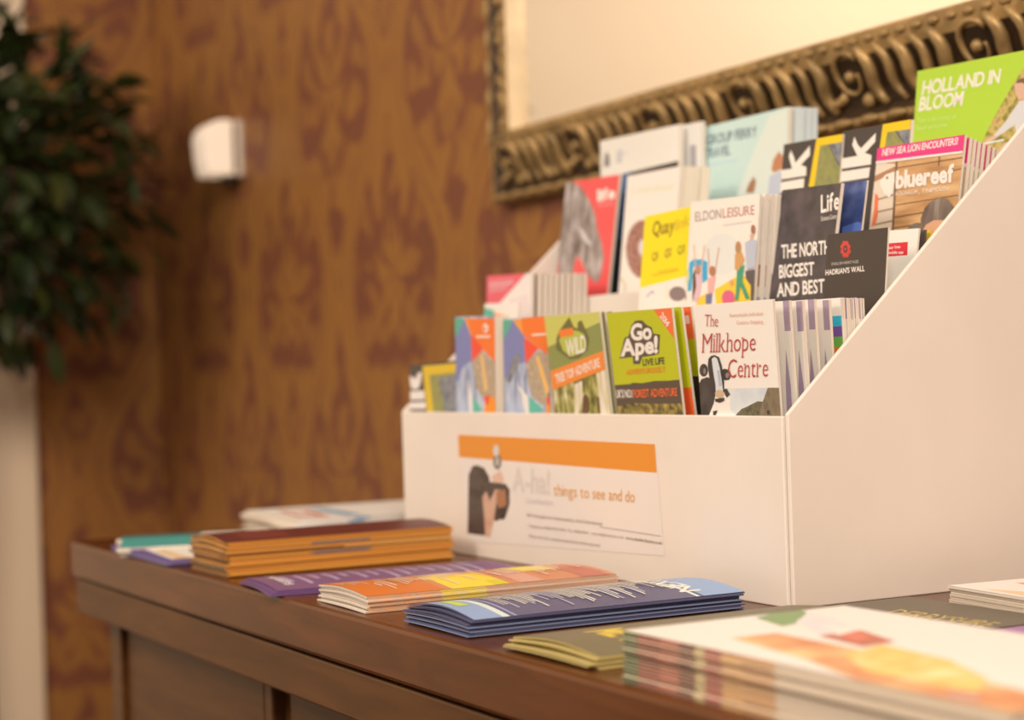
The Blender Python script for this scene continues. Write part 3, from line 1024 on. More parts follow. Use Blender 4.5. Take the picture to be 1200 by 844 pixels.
for dxz, TL, TR, lab in ((0, (919, 169.5), (988, 157), 'dark walking guide with yellow frame, left of the pair in the third tier'), (1, (988, 154), (1068, 140), 'dark walking guide with yellow frame, right of the pair, behind the aquarium booklet')):
    if dxz == 0:
        g = [('all', DARK),
             ('p', (240, 222, 206), [(180, 240), (208, 300), (215, 340), (330, 205), (330, 280), (260, 355), (302, 372), (300, 440), (106, 470), (104, 398), (190, 385), (165, 290)]),
             ('p', (240, 222, 206), [(100, 492), (286, 460), (280, 545), (80, 575)]),
             ('p', YEL, [(385, 130), (620, 100), (620, 600), (308, 600)]),
             ('p', P_MAP, [(410, 205), (620, 170), (620, 620), (350, 620)]),
             ('p', P_SLATE, [(480, 195), (620, 170), (620, 400), (550, 350)]),
             ('l', (84, 72, 58), [(480, 200), (556, 360)], 5)]
    else:
        g = [('all', DARK),
             ('p', (240, 222, 206), [(678, 135), (705, 200), (730, 225), (845, 105), (840, 175), (760, 262), (812, 280), (806, 352), (582, 386), (586, 305), (700, 285), (660, 200)]),
             ('p', (240, 222, 206), [(580, 408), (800, 374), (790, 455), (570, 490)]),
             ('p', (240, 222, 206), [(640, 500), (785, 478), (780, 508), (622, 530)]),
             ('p', YEL, [(902, 30), (1150, -10), (1150, 300), (850, 420)]),
             ('p', P_MAP, [(935, 100), (1150, 70), (1150, 300), (900, 300)]),
             ('p', P_SLATE, [(1000, 92), (1150, 70), (1150, 300), (1070, 190)]),
             ('l', (84, 72, 58), [(1000, 90), (1080, 200)], 5)]
    leaf(lab, TL, TR, 2, 0.010 + 0.002 * dxz, 7, 0.003, M_PAGE, g, ZG)
MAG = (226, 52, 116)
BLUE = [
    ('all', P_PLANK),
    ('p', (226, 200, 170), [(60, 220), (230, 240), (205, 700), (0, 700)]),
    ('p', (176, 120, 80), [(80, 320), (230, 250), (220, 290), (80, 360)]),
    ('l', (120, 84, 56), [(232, 220), (205, 690)], 12),
    ('l', (140, 96, 62), [(230, 265), (700, 190)], 5), ('l', (140, 96, 62), [(225, 345), (690, 265)], 4),
    ('l', (140, 96, 62), [(222, 510), (660, 440)], 4), ('l', (140, 96, 62), [(215, 590), (640, 520)], 5), ('l', (140, 96, 62), [(212, 660), (420, 630)], 4),
    ('l', (140, 96, 62), [(85, 480), (215, 440)], 4), ('l', (140, 96, 62), [(85, 560), (215, 530)], 4), ('l', (150, 104, 70), [(85, 640), (215, 610)], 4),
    ('l', (120, 84, 56), [(515, 190), (510, 250)], 6),
    ('p', (236, 112, 66), [(92, 430), (112, 450), (108, 580), (92, 640), (68, 650), (84, 540)]),
    ('p', MAG, [(80, 130), (720, 36), (720, 150), (80, 224)]),
    ('p', (244, 224, 206), [(80, 224), (720, 146), (720, 160), (80, 240)]),
    ('t', NW, (138, 186), (636, 108), (6, -44), 'NEW SEA LION ENCOUNTERS!', 'b'),
    ('p', NW, [(218, 288), (222, 350), (210, 420), (186, 462), (150, 430), (128, 385), (128, 350), (160, 310)]),
    ('p', NW, [(128, 345), (150, 330), (150, 380), (126, 372)]),
    ('e', (150, 110, 76), (172, 330, 9, 10)),
    ('t', NW, (232, 398), (606, 352), (4, -108), 'bluereef', 'o'),
    ('t', NW, (224, 450), (374, 436), 28, 'AQUARIUM', 'r'), ('e', NW, (386, 432, 4, 4)), ('t', NW, (402, 432), (576, 414), 28, 'TYNEMOUTH', 'r'),
    ('p', (126, 108, 92), [(310, 660), (350, 630), (385, 625), (395, 690), (310, 690)]),
    ('p', P_BROWNHAIR, [(395, 600), (420, 530), (460, 488), (520, 462), (570, 470), (605, 510), (620, 560), (600, 700), (395, 690)]),
    ('p', (222, 160, 120), [(400, 690), (430, 640), (480, 610), (560, 610), (560, 720), (400, 720)]),
]
oq, sq_ = leaf('pink topped aquarium booklet with wooden planks, front of its stack', (1029, 174), (1131, 158), 2, 0.001, 9, 0.002, M_PAGE, BLUE, ZH)
behind(sq_, 8, 0.0047, 'pink topped aquarium booklet fanned behind the front one', 'aquarium booklets behind the front one', 0.0032, M_PAGE, dx=-0.0008, dz=-0.0012, j=0.0006, ops=[('all', (206, 170, 130)), ('mm', MAG, (0, .90, 1, 1)), ('mm', (244, 224, 206), (0, .885, 1, .90))], drx=-0.002)

# ---- back tier -----------------------------------------------------
ZF_ = (690, 120, 4.615)
oE, sE = leaf('plain white folded leaflet with tiny grey logo standing before the mirror frame', (703.5, 165.5), (796.5, 145.5), 3, 0.000, 0.5, 0.004, M_PAGE, [
    ('all', (238, 220, 210)),
    ('p', (130, 118, 114), [(82, 350), (88, 290), (100, 262), (114, 300), (114, 345)]),
    ('p', (206, 192, 184), [(150, 330), (155, 260), (185, 255), (180, 325)]),
    ('l', (214, 200, 192), [(180, 280), (215, 272)], 5),
], ZF_)
s7 = shifted(sE, 0.024, 0.010, 0.0)
ob = body('leaflet', s7, 0.004, M_PAGE, 'second white leaflet with grey mark peeping out behind the plain folded one')
s7.print('printed_cover', ob, [('all', (234, 216, 208)), ('mm', (170, 156, 150), (.86, .74, .93, .90))])
PB = (202, 214, 218)
of_, sf = leaf('pale blue group ferry travel brochure, front of its stack in back tier', (826, 149), (924.5, 125), 3, 0.006, 4, 0.004, M_PAGE, [
    ('all', PB),
    ('p', (222, 218, 208), [(980, 70), (1100, 20), (1100, 500), (800, 500), (900, 250)]),
    ('t', (96, 112, 120), (640, 232), (910, 182), (0, -52), 'GROUP FERRY', 'b'),
    ('t', (96, 112, 120), (635, 304), (765, 282), (0, -52), 'TRAVEL', 'b'),
    ('l', (180, 196, 198), [(640, 342), (805, 312)], 4),
    ('p', (170, 112, 78), [(850, 490), (868, 440), (895, 400), (906, 430), (895, 490)]),
    ('p', (196, 124, 82), [(990, 360), (1000, 310), (1030, 265), (1060, 300), (1050, 360), (1000, 380)]),
    ('p', (196, 190, 192), [(980, 400), (1040, 370), (1060, 500), (970, 500)]),
], ZF_)
behind(sf, 4, 0.0062, 'pale blue ferry brochure stacked behind the front one', 'ferry brochures behind the front one', 0.0058, mat_simple('pale_blue_card', (0.66, 0.80, 0.90), 0.45), dx=0.0004, j=0.0002)
ZI = (1060, 60, 6.493)
leaf('lime green brochure reading Holland in Bloom with a cyclist', (1075.5, 83.5), (1240, 56.5), 3, 0.020, 6, 0.004, M_PAGE, [
    ('all', (176, 200, 52)),
    ('p', P_FLOWER, [(905, 130), (840, 230), (760, 370), (680, 510), (590, 690), (700, 900), (1300, 900), (1300, 0)]),
    ('p', (216, 166, 134), [(840, 250), (870, 215), (920, 205), (930, 360), (870, 370), (846, 320)]),
    ('p', (120, 84, 56), [(846, 245), (870, 215), (960, 190), (960, 280), (900, 240)]),
    ('p', (214, 200, 190), [(880, 380), (960, 360), (960, 560), (850, 620), (840, 560), (760, 620), (690, 660), (680, 640), (770, 540), (820, 460)]),
    ('p', (224, 176, 146), [(690, 640), (720, 650), (640, 700), (600, 700), (640, 670)]),
    ('l', (226, 216, 206), [(590, 710), (680, 690), (760, 675)], 8),
    ('p', (226, 176, 150), [(760, 700), (800, 690), (740, 790), (700, 790)]),
    ('t', NW, (134, 334), (722, 240), (16, -104), 'HOLLAND IN', 'b'),
    ('t', NW, (112, 456), (440, 410), (16, -104), 'BLOOM', 'b'),
    ('t', (214, 220, 130), (100, 545), (392, 512), (4, -34), 'Take in the beauty of', 'r'),
    ('t', (214, 220, 130), (90, 604), (326, 574), (4, -34), 'Dutch springtime', 'r'),
], ZI)

# ================================================================== LEAFLETS LYING ON THE SIDEBOARD


def lying(x0, y0, z, w, l, rz=0.0):
    """cover up; x0,y0 = near left corner, w along x, l along y (towards the wall)"""
    ex = Vector((math.cos(rz), math.sin(rz), 0))
    ez = Vector((-math.sin(rz), math.cos(rz), 0))
    return Sheet((x0, y0, z), ex, ez, w, l)


def pile(n, x0, y0, w, l, th, rz, label_top, label_rest, group, ops, zoom, mat, jit=0.003, gap=0.0002, bulge=None, cat='leaflet', name='leaflet', edge=None, rest_ops=None, cover_side=None):
    z = 0.0003
    top = None
    for i in range(n):
        z += th
        last = i == n - 1
        sh = lying(x0 + random.uniform(-jit, jit), y0 + random.uniform(-jit, jit) * 1.5, z, w, l, rz + random.uniform(-jit, jit) * 3)
        if bulge:
            A = bulge(i / max(1, n - 1))
            sh.curve = (lambda A: (lambda x: -A * math.sin(math.pi * min(1, max(0, x / w))) ** 1.0))(A)
        mm = mat[i % len(mat)] if isinstance(mat, list) else mat
        o = body(name, sh, th - gap * 0.3, mm, label_top if last else label_rest, cat, None if last else group)
        if last:
            if ops:
                sh.print('printed_cover', o, ops, zoom)
            top = (o, sh)
        z += gap
        if edge:
            edge(o, sh, th, i)
    return top


def edge_band(o, sh, th, spans, side):
    """coloured bleed along one edge of the pages: side 'near' (y=0 end) or 'right'"""
    vs, fs, mi, mats = [], [], [], []
    for a, b, c in spans:
        m = flat(*c)
        if m not in mats:
            mats.append(m)
        i0 = len(vs)
        t0, t1 = 0.00005, th * 0.8
        if side == 'near':
            vs += [(a * sh.w, t0, -0.0001), (b * sh.w, t0, -0.0001), (b * sh.w, t1, -0.0001), (a * sh.w, t1, -0.0001)]
        else:
            X = sh.w + 0.0001
            vs += [(X, t0, a * sh.h), (X, t0, b * sh.h), (X, t1, b * sh.h), (X, t1, a * sh.h)]
        fs.append((i0, i0 + 1, i0 + 2, i0 + 3))
        mi.append(mats.index(m))
    me = bpy.data.meshes.new('page_edge')
    me.from_pydata(vs, [], fs)
    for m in mats:
        me.materials.append(m)
    me.polygons.foreach_set('material_index', mi)
    e = bpy.data.objects.new('page_edge', me)
    COL.objects.link(e)
    e.parent = o


ZM, ZN, ZO, ZP, ZQ, ZR = (360, 640, 4.286), (600, 660, 4.0), (960, 680, 5.0), (730, 700, 4.444), (300, 570, 4.286), (120, 570, 5.4545)

# magazines in the near right corner
mag_cols = [(88, 104, 60), (150, 76, 58), (180, 100, 76), (120, 72, 58), (204, 176, 120), (176, 90, 76), (214, 156, 96), (206, 148, 96)]


def mag_edge(o, sh, th, i):
    sp = []
    x = 0.0
    for k, c in enumerate(mag_cols):
        wd = (0.05, 0.075, 0.06, 0.05, 0.03, 0.05, 0.06, 0.09)[k]
        j = 0.86 + 0.25 * ((i * 7 + k * 3) % 5) / 4
        sp.append((x, x + wd, tuple(min(255, int(v * j)) for v in c)))
        x += wd
    edge_band(o, sh, th, sp, 'near')


pile(15, 0.176, -0.243, 0.297, 0.149, 0.0017, 0.0, 'white flower cover magazine topping the pile in the near right corner',
     'magazine inside the pile in the near right corner', 'magazines under the flower cover one', [
         ('all', (240, 222, 208)),
         ('p', photo('orange_flower_print', [(206, 120, 74), (234, 160, 100), (244, 196, 130)], 26), [(560, 215), (800, 190), (1250, 280), (2200, 520), (2200, 700), (1700, 560), (1230, 440), (960, 330)]),
         ('p', photo('yellow_petal_print', [(250, 206, 116), (244, 184, 90), (252, 222, 150)], 40), [(1150, 300), (1350, 250), (1700, 330), (1900, 430), (1850, 500), (1500, 440), (1250, 380)]),
         ('p', (132, 152, 92), [(690, 110), (880, 62), (960, 80), (905, 140), (830, 155)]),
         ('p', photo('white_petal_print', [(244, 226, 214), (236, 206, 196), (250, 236, 224)], 50), [(900, 130), (980, 80), (1100, 110), (1230, 180), (1190, 220), (1040, 200)]),
         ('p', (196, 104, 76), [(1020, 205), (1240, 176), (1420, 235), (1250, 262)]),
         ('p', (250, 236, 226), [(1080, 190), (1150, 165), (1230, 190), (1170, 215)]),
         ('p', (206, 150, 136), [(1690, 500), (1860, 520), (1850, 545), (1700, 525)]),
         ('p', (222, 116, 84), [(1130, 200), (1220, 180), (1300, 215), (1210, 240)]),
     ], ZP, M_PAGE2, jit=0.0009, gap=0.00015, edge=mag_edge, cat='magazine', name='magazine')

# dark olive event guide at the edge, mostly under the magazines
pile(6, 0.032, -0.238, 0.100, 0.210, 0.0010, 0.02, 'olive leaflet with yellow lettering topping the small pile at the counter edge',
     'yellow edged leaflet in the small pile at the counter edge', 'yellow edged leaflets at the counter edge', [
         ('all', (116, 100, 70)),
         ('tf', (226, 186, 60), (.30, .155), (.80, .155), .026, 'MET', 'b'),
     ], ZN, flat(196, 166, 100), jit=0.0035, bulge=lambda t: 0.0005 + 0.0030 * t * t)

# navy timetable leaflets
NAVY = (92, 86, 108)
SKYB = (142, 158, 182)
ops = [('all', NAVY)]
ops += [('mm', SKYB, (0, 0, 1, .10)), ('mm', (214, 214, 222), (0, .10, 1, .125)), ('mm', (150, 150, 176), (0, .14, 1, .15)),
        ('mm', SKYB, (0, .84, 1, 1)), ('mm', (214, 214, 222), (0, .81, 1, .825)), ('mm', (190, 200, 70), (.30, .035, .62, .075)),
        ('tf', (236, 232, 226), (.86, .87), (.14, .87), .016, 'NEXUS', 'b')]
for i in range(46):
    yy = .17 + .62 * i / 46
    x1 = random.uniform(.5, .92)
    ops.append(('mm', random.choice([(232, 216, 196), (222, 204, 166), (190, 176, 180)]), (.06 if i % 3 else .2, yy, x1, yy + .0065)))
pile(13, -0.122, -0.236, 0.099, 0.21, 0.00080, 0.0, 'navy timetable leaflet with blue ends topping its pile by the box',
     'navy timetable leaflet lower in the pile by the box', 'navy timetables below the top one', ops, ZM,
     [flat(88, 84, 106), flat(122, 128, 150), flat(80, 76, 98)], jit=0.0018, gap=0.00008, bulge=lambda t: 0.0004 + 0.0042 * t ** 3)

# orange and yellow listings leaflets
ops = [('all', (206, 128, 84)), ('mm', (214, 112, 44), (0, 0, 1, .30)), ('mm', (240, 200, 52), (.3, .33, 1, .56)), ('mm', (232, 180, 130), (0, .40, .35, .52)),
       ('mm', (240, 206, 60), (.0, .72, .55, .86)), ('mm', (214, 190, 30), (.8, .50, 1, .56)), ('mm', (214, 150, 120), (.4, .60, 1, .70)), ('mm', (190, 104, 80), (.5, .86, 1, .97)), ('mm', (186, 110, 60), (.1, .2, .5, .26))]
for i in range(40):
    yy = .03 + .93 * i / 40
    xa = random.uniform(.03, .5)
    ops.append(('mm', random.choice([(244, 216, 180), (238, 196, 150), (240, 206, 170)]), (xa, yy, min(.97, xa + random.uniform(.15, .45)), yy + .008)))


def or_edge(o, sh, th, i):
    edge_band(o, sh, th, [(0, .28, (222, 150, 100)), (.28, .46, (236, 196, 60)), (.46, 1, (214, 158, 120))], 'right')


pile(8, -0.276, -0.238, 0.097, 0.205, 0.0013, -0.02, 'orange and yellow listings leaflet topping the pile before the label',
     'orange listings leaflet lower in the pile before the label', 'orange listings leaflets below the top one', ops, ZM, M_PAGE, jit=0.0018, edge=or_edge,
     bulge=lambda t: 0.0006 + 0.002 * t)

# flat purple leaflets
ops = [('all', (122, 82, 110))]
for i in range(14):
    yy = .10 + .8 * i / 14
    ops.append(('mm', (190, 160, 176), (random.uniform(.1, .3), yy, random.uniform(.5, .9), yy + .016)))
ops.append(('tf', (232, 206, 206), (.12, .06), (.8, .06), .010, 'museums', 'b'))
pile(3, -0.432, -0.243, 0.105, 0.212, 0.0011, -0.10, 'purple leaflet lying flat between the orange stack and listings pile',
     'purple leaflet under the flat purple one', 'purple leaflets below the top one', ops, ZQ, flat(112, 74, 110), jit=0.004, bulge=lambda t: 0.002)

# tall stack of orange folded maps with maroon covers


def map_edge(o, sh, th, i):
    edge_band(o, sh, th, [(0, 1, (104 + 9 * (i % 3), 82 + 8 * (i % 3), 62))], 'near')
    if i in (12, 13, 14, 20, 21):
        edge_band(o, sh, th, [(0, .36, (216, 142, 56)), (.36, .62, (120, 110, 104)), (.62, 1, (216, 142, 56))], 'right')
    elif i in (16, 17):
        edge_band(o, sh, th, [(0, .5, (140, 96, 52)), (.5, 1, (222, 160, 84))], 'right')


pile(26, -0.578, -0.240, 0.099, 0.214, 0.00105, 0.0, 'orange edged map with maroon cover topping the tallest stack',
     'orange edged folded map in the tallest stack', 'orange edged maps below the maroon cover', [
         ('all', (92, 30, 26)), ('mm', (112, 42, 34), (.1, .1, .9, .3))], ZR,
     [flat(222, 146, 58), flat(214, 136, 50), flat(228, 156, 70), flat(200, 126, 48)], jit=0.0019, gap=0.00010, edge=map_edge, bulge=lambda t: 0.0035 * t ** 2)

# far left: purple and white leaflets, teal and white leaflets, white newspapers
ops = [('all', (96, 66, 118)), ('frac', (240, 220, 202), [(.38, .10), (1, .02), (1, 1), (.30, .8)]), ('frac', (170, 140, 170), [(.12, 0), (.2, 0), (.22, 1), (.14, 1)]),
       ('frac', (232, 186, 130), [(.5, .12), (1, .06), (1, .18), (.5, .22)])]
pile(4, -0.800, -0.249, 0.190, 0.120, 0.0014, 0.0, 'purple edged white leaflet at the far left front of the counter',
     'purple leaflet under the purple edged white one', 'purple leaflets at the far left front', ops, ZR, flat(126, 104, 140), jit=0.004)
ops = [('all', (240, 220, 204)), ('frac', (74, 152, 136), [(0, 0), (1, 0), (1, .34), (0, .42)]), ('frac', (52, 110, 104), [(0, 0), (.2, 0), (.2, .4), (0, .4)])]
pile(4, -0.875, -0.222, 0.140, 0.200, 0.0018, -0.28, 'white leaflet with teal end at the far left back of the counter',
     'white leaflet under the teal ended one', 'leaflets under the teal ended one', ops, ZR, M_PAGE, jit=0.004)


def news_edge(o, sh, th, i):
    edge_band(o, sh, th, [(0, .20, (232, 212, 194)), (.20, .26, (120, 150, 170)), (.26, .44, (226, 206, 188)), (.44, .50, (100, 146, 170)), (.50, .66, (232, 212, 194)), (.66, .72, (150, 150, 110)), (.72, .78, (226, 206, 188)), (.78, 1, (150, 160, 90))], 'right')


ops = [('all', (238, 220, 204)), ('frac', (206, 120, 96), [(.2, .08), (.8, .04), (.9, .14), (.3, .18)]), ('frac', (246, 232, 218), [(.3, .09), (.7, .07), (.75, .12), (.35, .14)]),
       ('mm', (120, 150, 170), (.2, .2, .9, .26)), ('mm', (150, 166, 80), (.1, .74, .9, .98))]
pile(8, -0.945, -0.062, 0.190, 0.300, 0.0025, -0.05, 'white newspaper with green strip topping the pile behind the orange stack',
     'newspaper in the pile behind the orange stack', 'newspapers below the top one', ops, ZR, [M_PAGE, M_PAGE2], jit=0.003, edge=news_edge, cat='newspaper', name='newspaper')

# right of the box
pile(2, 0.020, -0.040, 0.150, 0.125, 0.0012, 0.0, 'dark olive booklet with gold title beside the box wall',
     'booklet underneath the dark olive one', None, [
         ('all', (104, 88, 68)),
         ('t', (206, 170, 84), (365, 200), (960, 280), (110, -26), 'DERBYSHIRE', 'r')], ZO, flat(92, 78, 62), jit=0.0006, cat='booklet', name='booklet')
pile(2, 0.176, -0.075, 0.16, 0.125, 0.0012, 0.02, 'mauve and orange leaflet half under the flower cover magazine',
     'leaflet beneath the mauve and orange one', None, [('all', (170, 112, 150)), ('mm', (236, 160, 92), (.0, 0, 1, .45))], ZO, flat(170, 112, 150), jit=0.0006)
pile(7, 0.052, 0.096, 0.297, 0.15, 0.0016, -0.10, 'white photo leaflet topping the stack at right of the box wall',
     'white leaflet in the stack at right of the box wall', 'white leaflets beside the box wall', [
         ('all', (240, 222, 206)), ('frac', (226, 150, 104), [(.05, .3), (.3, .2), (.5, .4), (.2, .6)]), ('frac', (236, 190, 140), [(.1, .05), (.6, .02), (.7, .15), (.3, .2)]),
         ('frac', (170, 120, 90), [(.3, .45), (.5, .4), (.55, .55), (.35, .6)])], ZO, [M_PAGE, M_PAGE2], jit=0.002)

# ================================================================== MIRROR
XM0, XM1, ZM0, ZM1 = -1.158, 0.75, 0.393, 1.55
mir = empty('wall_mirror', (XM0, YW, ZM0))
tag(mir, 'large mirror in an ornate antique gilt frame on the damask wall', 'mirror')
PROF = [(0.0, 0.0), (0.0, 0.019), (0.004, 0.023), (0.010, 0.023), (0.014, 0.018), (0.020, 0.014), (0.035, 0.018), (0.052, 0.027), (0.066, 0.036), (0.074, 0.039), (0.085, 0.041), (0.088, 0.040), (0.093, 0.025), (0.095, 0.0)]


def dep(wv):
    for (a, da), (b, db) in zip(PROF[1:-1], PROF[2:]):
        if a <= wv <= b and b > a:
            return da + (db - da) * (wv - a) / (b - a)
    return 0.012


def member(kind):
    bm = bmesh.new()
    A, B = [], []
    for wv, d in PROF:
        y = YW - d
        if kind == 'bottom': a, b = (XM0 + wv, y, ZM0 + wv), (XM1 - wv, y, ZM0 + wv)
        if kind == 'top': a, b = (XM0 + wv, y, ZM1 - wv), (XM1 - wv, y, ZM1 - wv)
        if kind == 'left': a, b = (XM0 + wv, y, ZM0 + wv), (XM0 + wv, y, ZM1 - wv)
        if kind == 'right': a, b = (XM1 - wv, y, ZM0 + wv), (XM1 - wv, y, ZM1 - wv)
        A.append(bm.verts.new(a))
        B.append(bm.verts.new(b))
    for i in range(len(PROF) - 1):
        f = bm.faces.new((A[i], B[i], B[i + 1], A[i + 1]))
        wm = (PROF[i][0] + PROF[i + 1][0]) / 2
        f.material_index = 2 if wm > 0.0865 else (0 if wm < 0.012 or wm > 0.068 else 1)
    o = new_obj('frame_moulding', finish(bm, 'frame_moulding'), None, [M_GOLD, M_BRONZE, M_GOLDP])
    return under(o, mir)


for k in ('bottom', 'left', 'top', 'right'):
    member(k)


def place(kind, s, wv, up=0.0):
    d = dep(wv) + up
    if kind == 'bottom': return Vector((XM0 + s, YW - d, ZM0 + wv))
    return Vector((XM0 + wv, YW - d, ZM0 + s))


def make_scroll(kind, curve, radii, name='scroll'):
    """a carved leaf rib laid over the cove; curve = (s, w) points"""
    bm = bmesh.new()
    tube_into(bm, [place(kind, s, wv, r * 0.45) for (s, wv), r in zip(curve, radii)], radii, 7)
    return under(new_obj(name, finish(bm, name, 0, True), None, [M_GOLD]), mir)


def s_curve(s0, lean=0.022, bow=0.006, w0=0.070, w1=0.024):
    pts, rr = [], []
    for i in range(9):
        t = i / 8
        pts.append((s0 + lean * t + bow * math.sin(2 * math.pi * t), w0 + (w1 - w0) * t))
        rr.append(0.0018 + 0.0034 * math.sin(math.pi * min(1, 0.12 + 0.78 * t)))
    return pts, rr


def c_curve(s0, w0, R):
    pts, rr = [], []
    for i in range(19):
        t = i / 18
        a = math.pi * (0.2 + 1.9 * t)
        q = R * (1.25 - 0.75 * t)
        pts.append((s0 + q * math.cos(a) * 1.0, max(0.020, min(0.073, w0 + q * math.sin(a)))))
        rr.append(0.0036 - 0.0014 * t)
    return pts, rr


ball_bm = bmesh.new()
bmesh.ops.create_uvsphere(ball_bm, u_segments=12, v_segments=8, radius=1.0)
BALL = finish(ball_bm, 'bead', 0, True)
BALL.materials.append(M_GOLD)


def ball(kind, s, wv, r, sc=(1, 1, 1)):
    o = bpy.data.objects.new('bead', BALL)
    COL.objects.link(o)
    o.location = place(kind, s, wv, r * 0.25)
    o.scale = (r * sc[0], r * sc[1], r * sc[2])
    under(o, mir)


def ornament(kind, s_from, s_to):
    P = 0.178
    n0 = 0
    s = s_from
    while s < s_to:
        # carved scroll eye with its knob, then a run of slanted leaves
        c, r = c_curve(s + 0.026, 0.049, 0.020)
        make_scroll(kind, c, r)
        ball(kind, s + 0.026, 0.050, 0.0062)
        for i in range(5):
            q, rr = s_curve(s + 0.050 + i * 0.0262, 0.017 + 0.003 * math.sin(i), 0.0055, 0.074, 0.020)
            rr = [v * (1.1 if i % 2 else 1.4) for v in rr]
            make_scroll(kind, q, rr)
        q, rr = s_curve(s + 0.004, -0.012, 0.007, 0.036, 0.022)
        make_scroll(kind, q, rr)
        for i in range(2):
            ball(kind, s + 0.042 + i * 0.089, 0.026, 0.0078, (1.1, 0.8, 1.0) if kind == 'bottom' else (1, .8, 1.1))
        s += P
    n = int((s_to - s_from) / 0.023)
    for i in range(n):
        ball(kind, s_from + i * 0.023, 0.0795, 0.0052, (1.35, 0.7, 0.75) if kind == 'bottom' else (.75, .7, 1.35))
    n = int((s_to - s_from) / 0.040)
    for i in range(n):
        ball(kind, s_from + i * 0.040, 0.0065, 0.0062, (2.4, 0.75, 0.8) if kind == 'bottom' else (.8, .75, 2.4))


ornament('bottom', 0.035, 1.30)
ornament('left', 0.10, 0.50)
mg = bpy.data.materials.new('mirror_glass')
nt, p = nodes_of(mg)
p.inputs['Base Color'].default_value = (0.93, 0.92, 0.88, 1)
p.inputs['Metallic'].default_value = 1.0
p.inputs['Roughness'].default_value = 0.02
under(box('mirror_glass', XM0 + 0.092, XM1 - 0.092, YW - 0.025, YW - 0.006, ZM0 + 0.092, ZM1 - 0.092, mg), mir)

# ================================================================== WALL SCONCE
sx, sz0, sz1 = -2.222, 0.545, 0.648
sc = empty('wall_sconce', (sx, YW, sz0))
tag(sc, 'small white glass wall light mounted on the damask wall', 'wall light')
M_SHADE = bpy.data.materials.new('opal_glass')
nt, p = nodes_of(M_SHADE)
p.inputs['Base Color'].default_value = (0.85, 0.80, 0.74, 1)
p.inputs['Roughness'].default_value = 0.25
p.inputs['Emission Color'].default_value = (1.0, 0.76, 0.54, 1)
p.inputs['Emission Strength'].default_value = 0.35
M_PLATE = mat_simple('sconce_plate', (0.62, 0.56, 0.50), 0.35, metal=0.2)
under(box('back_plate', sx - 0.040, sx + 0.040, YW - 0.014, YW, sz0 - 0.004, sz1, M_PLATE, bevel=0.004), sc)
out = []
for i in range(9):
    a = math.pi / 2 * i / 8
    out.append((YW - 0.040 - 0.036 * math.sin(a), sz1 - 0.036 + 0.034 * math.cos(a)))
out += [(YW - 0.074, sz0 + 0.03), (YW - 0.067, sz0), (YW - 0.022, sz0), (YW - 0.022, sz1 - 0.002)]
under(prism('shade', out, 0, sx - 0.038, sx + 0.038, M_SHADE, None, 0.003), sc)
under(box('bracket', sx - 0.014, sx + 0.014, YW - 0.034, YW - 0.008, sz0 - 0.016, sz0 + 0.001, M_BRONZE, bevel=0.003), sc)
under(box('shade_holder', sx - 0.030, sx + 0.030, YW - 0.024, YW - 0.012, sz0 + 0.008, sz1 - 0.010, M_BRONZE, bevel=0.002), sc)

# ================================================================== BAY TREE
d = ray(-22, 214).normalized()
CT = CAM + d * 3.56
tree = empty('bay_tree', (CT.x - 0.01, CT.y - 0.02, ZF))
tag(tree, 'dark green leafy bay tree standing in the corner at far left', 'tree')
M_BARK = mat_simple('bark', (0.10, 0.065, 0.04), 0.8, (60, 0.5, 0.004))
M_POT = mat_simple('glazed_pot', (0.10, 0.06, 0.04), 0.3)
M_SOIL = mat_simple('soil', (0.03, 0.02, 0.015), 0.95, (80, 0.8, 0.01))


def leaf_mat(name, c0, c1):
    m = bpy.data.materials.new(name)
    nt, p = nodes_of(m)
    oi = nt.nodes.new('ShaderNodeObjectInfo')
    nt.links.new(ramp_of(nt, oi.outputs['Random'], [(0.0, c0), (1.0, c1)]), p.inputs['Base Color'])
    p.inputs['Roughness'].default_value = 0.36
    return m


M_LEAF = leaf_mat('bay_leaf', (0.008, 0.020, 0.005), (0.046, 0.066, 0.014))


def leaf_verts(L, W):
    vs, fs = [], []
    N = 6
    for i in range(N + 1):
        t = i / N
        wd = W * math.sin(math.pi * min(1, t * 0.94 + 0.03)) ** 0.8
        zc = -0.12 * L * t * t
        vs += [(L * t, -wd, zc + wd * 0.35), (L * t, 0, zc), (L * t, wd, zc + wd * 0.35)]
    for i in range(N):
        a = i * 3
        fs += [(a, a + 3, a + 4, a + 1), (a + 1, a + 4, a + 5, a + 2)]
    return vs, fs


LV, LF = leaf_verts(0.075, 0.0145)
lme = bpy.data.meshes.new('leaf')
lme.from_pydata(LV, [], LF)
lme.materials.append(M_LEAF)
for pq in lme.polygons:
    pq.use_smooth = True
RX, RZ = 0.325, 0.350
trunk_base = Vector((tree.location.x, tree.location.y, ZF + 0.25))
bm = bmesh.new()
tube_into(bm, [trunk_base, trunk_base + Vector((0.01, 0, 0.35)), CT + Vector((0, 0, -0.3)), CT + Vector((0.0, 0, 0.1))], [0.02, 0.018, 0.016, 0.008], 9)
under(new_obj('trunk', finish(bm, 'trunk', 0, True), None, [M_BARK]), tree)
bm = bmesh.new()
for i in range(22):
    a = random.uniform(0, 2 * math.pi)
    e = random.uniform(-0.6, 1.3)
    q = Vector((math.cos(a) * math.cos(e) * RX * .85, math.sin(a) * math.cos(e) * RX * .85, math.sin(e) * RZ * .85))
    tube_into(bm, [CT + Vector((0, 0, -0.12)), CT + q * 0.5 + Vector((0, 0, .02)), CT + q], [0.006, 0.004, 0.002], 5)
under(new_obj('branches', finish(bm, 'branches', 0, True), None, [M_BARK]), tree)
inner_v, inner_f = [], []
count = 0
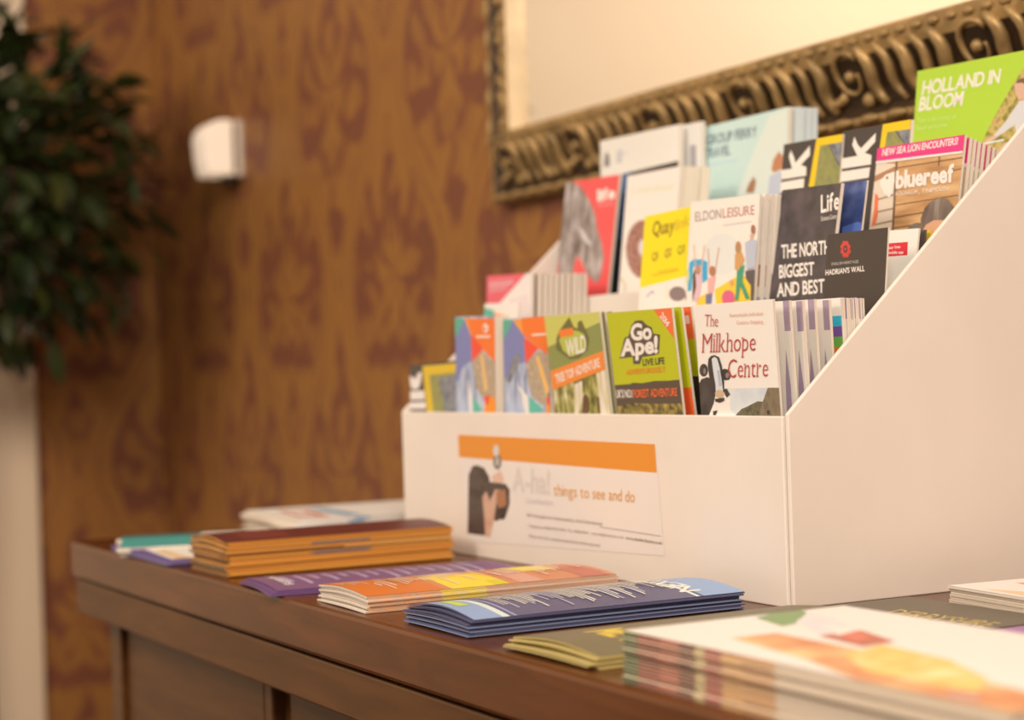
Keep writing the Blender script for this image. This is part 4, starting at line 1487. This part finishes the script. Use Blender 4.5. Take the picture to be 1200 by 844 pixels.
for i in range(1150):
    while True:
        q = Vector((random.uniform(-1, 1), random.uniform(-1, 1), random.uniform(-1, 1)))
        if 0.02 < q.length < 1:
            break
    rad = random.uniform(0.80, 1.04) if i < 290 else random.uniform(0.30, 0.93)
    dirn = q.normalized()
    if i < 290 and (dirn.x < -0.55):
        dirn.x = -dirn.x
    pos = CT + Vector((dirn.x * RX, dirn.y * RX, dirn.z * RZ)) * rad
    droop = Vector((random.uniform(-.7, .7), random.uniform(-.7, .7), random.uniform(-1.0, .55)))
    ax = (dirn * 0.9 + droop).normalized()
    up = (Vector((0, 0, 1)) + Vector((random.uniform(-.6, .6), random.uniform(-.6, .6), 0)))
    yv = up.cross(ax).normalized()
    zv = ax.cross(yv)
    s_ = random.uniform(0.75, 1.2)
    pos = pos - ax * 0.03
    pos.x = max(pos.x, XL + 0.10)
    if abs(ax.x) > 0 and pos.x + ax.x * 0.09 < XL + 0.02:
        ax.x = abs(ax.x)
        yv = up.cross(ax).normalized()
        zv = ax.cross(yv)
    Mx = Matrix(((ax.x * s_, yv.x * s_, zv.x * s_, pos.x), (ax.y * s_, yv.y * s_, zv.y * s_, pos.y), (ax.z * s_, yv.z * s_, zv.z * s_, pos.z), (0, 0, 0, 1)))
    if i < 290:
        o = bpy.data.objects.new('leaf', lme)
        COL.objects.link(o)
        o.parent = tree
        o.matrix_world = Mx
        o.matrix_basis = Matrix.Translation(-tree.location) @ Mx
    else:
        i0 = len(inner_v)
        inner_v += [tuple(Mx @ Vector(v)) for v in LV]
        inner_f += [tuple(k + i0 for k in f) for f in LF]
ime = bpy.data.meshes.new('inner_foliage')
ime.from_pydata(inner_v, [], inner_f)
io_ = under(new_obj('inner_foliage', ime, None, [mat_simple('inner_leaf', (0.022, 0.042, 0.009), 0.4, var=(30, 0.6))]), tree)
io_['kind'] = 'stuff'
# pot
bm = bmesh.new()
prof = [(0.0, 0.0), (0.13, 0.0), (0.17, 0.27), (0.18, 0.27), (0.18, 0.30), (0.155, 0.30), (0.15, 0.26), (0.0, 0.26)]
rings = []
for r, z in prof:
    rings.append([bm.verts.new((tree.location.x + max(r, 0.001) * math.cos(2 * math.pi * k / 28), tree.location.y + max(r, 0.001) * math.sin(2 * math.pi * k / 28), ZF + z)) for k in range(28)])
for i in range(len(rings) - 1):
    for k in range(28):
        bm.faces.new((rings[i][k], rings[i][(k + 1) % 28], rings[i + 1][(k + 1) % 28], rings[i + 1][k]))
under(new_obj('pot', finish(bm, 'pot', 0, True), None, [M_POT]), tree)
under(box('soil', tree.location.x - 0.10, tree.location.x + 0.10, tree.location.y - 0.10, tree.location.y + 0.10, ZF + 0.255, ZF + 0.266, M_SOIL, bevel=0.004), tree)

for l in LOG:
    print('LOG', l)
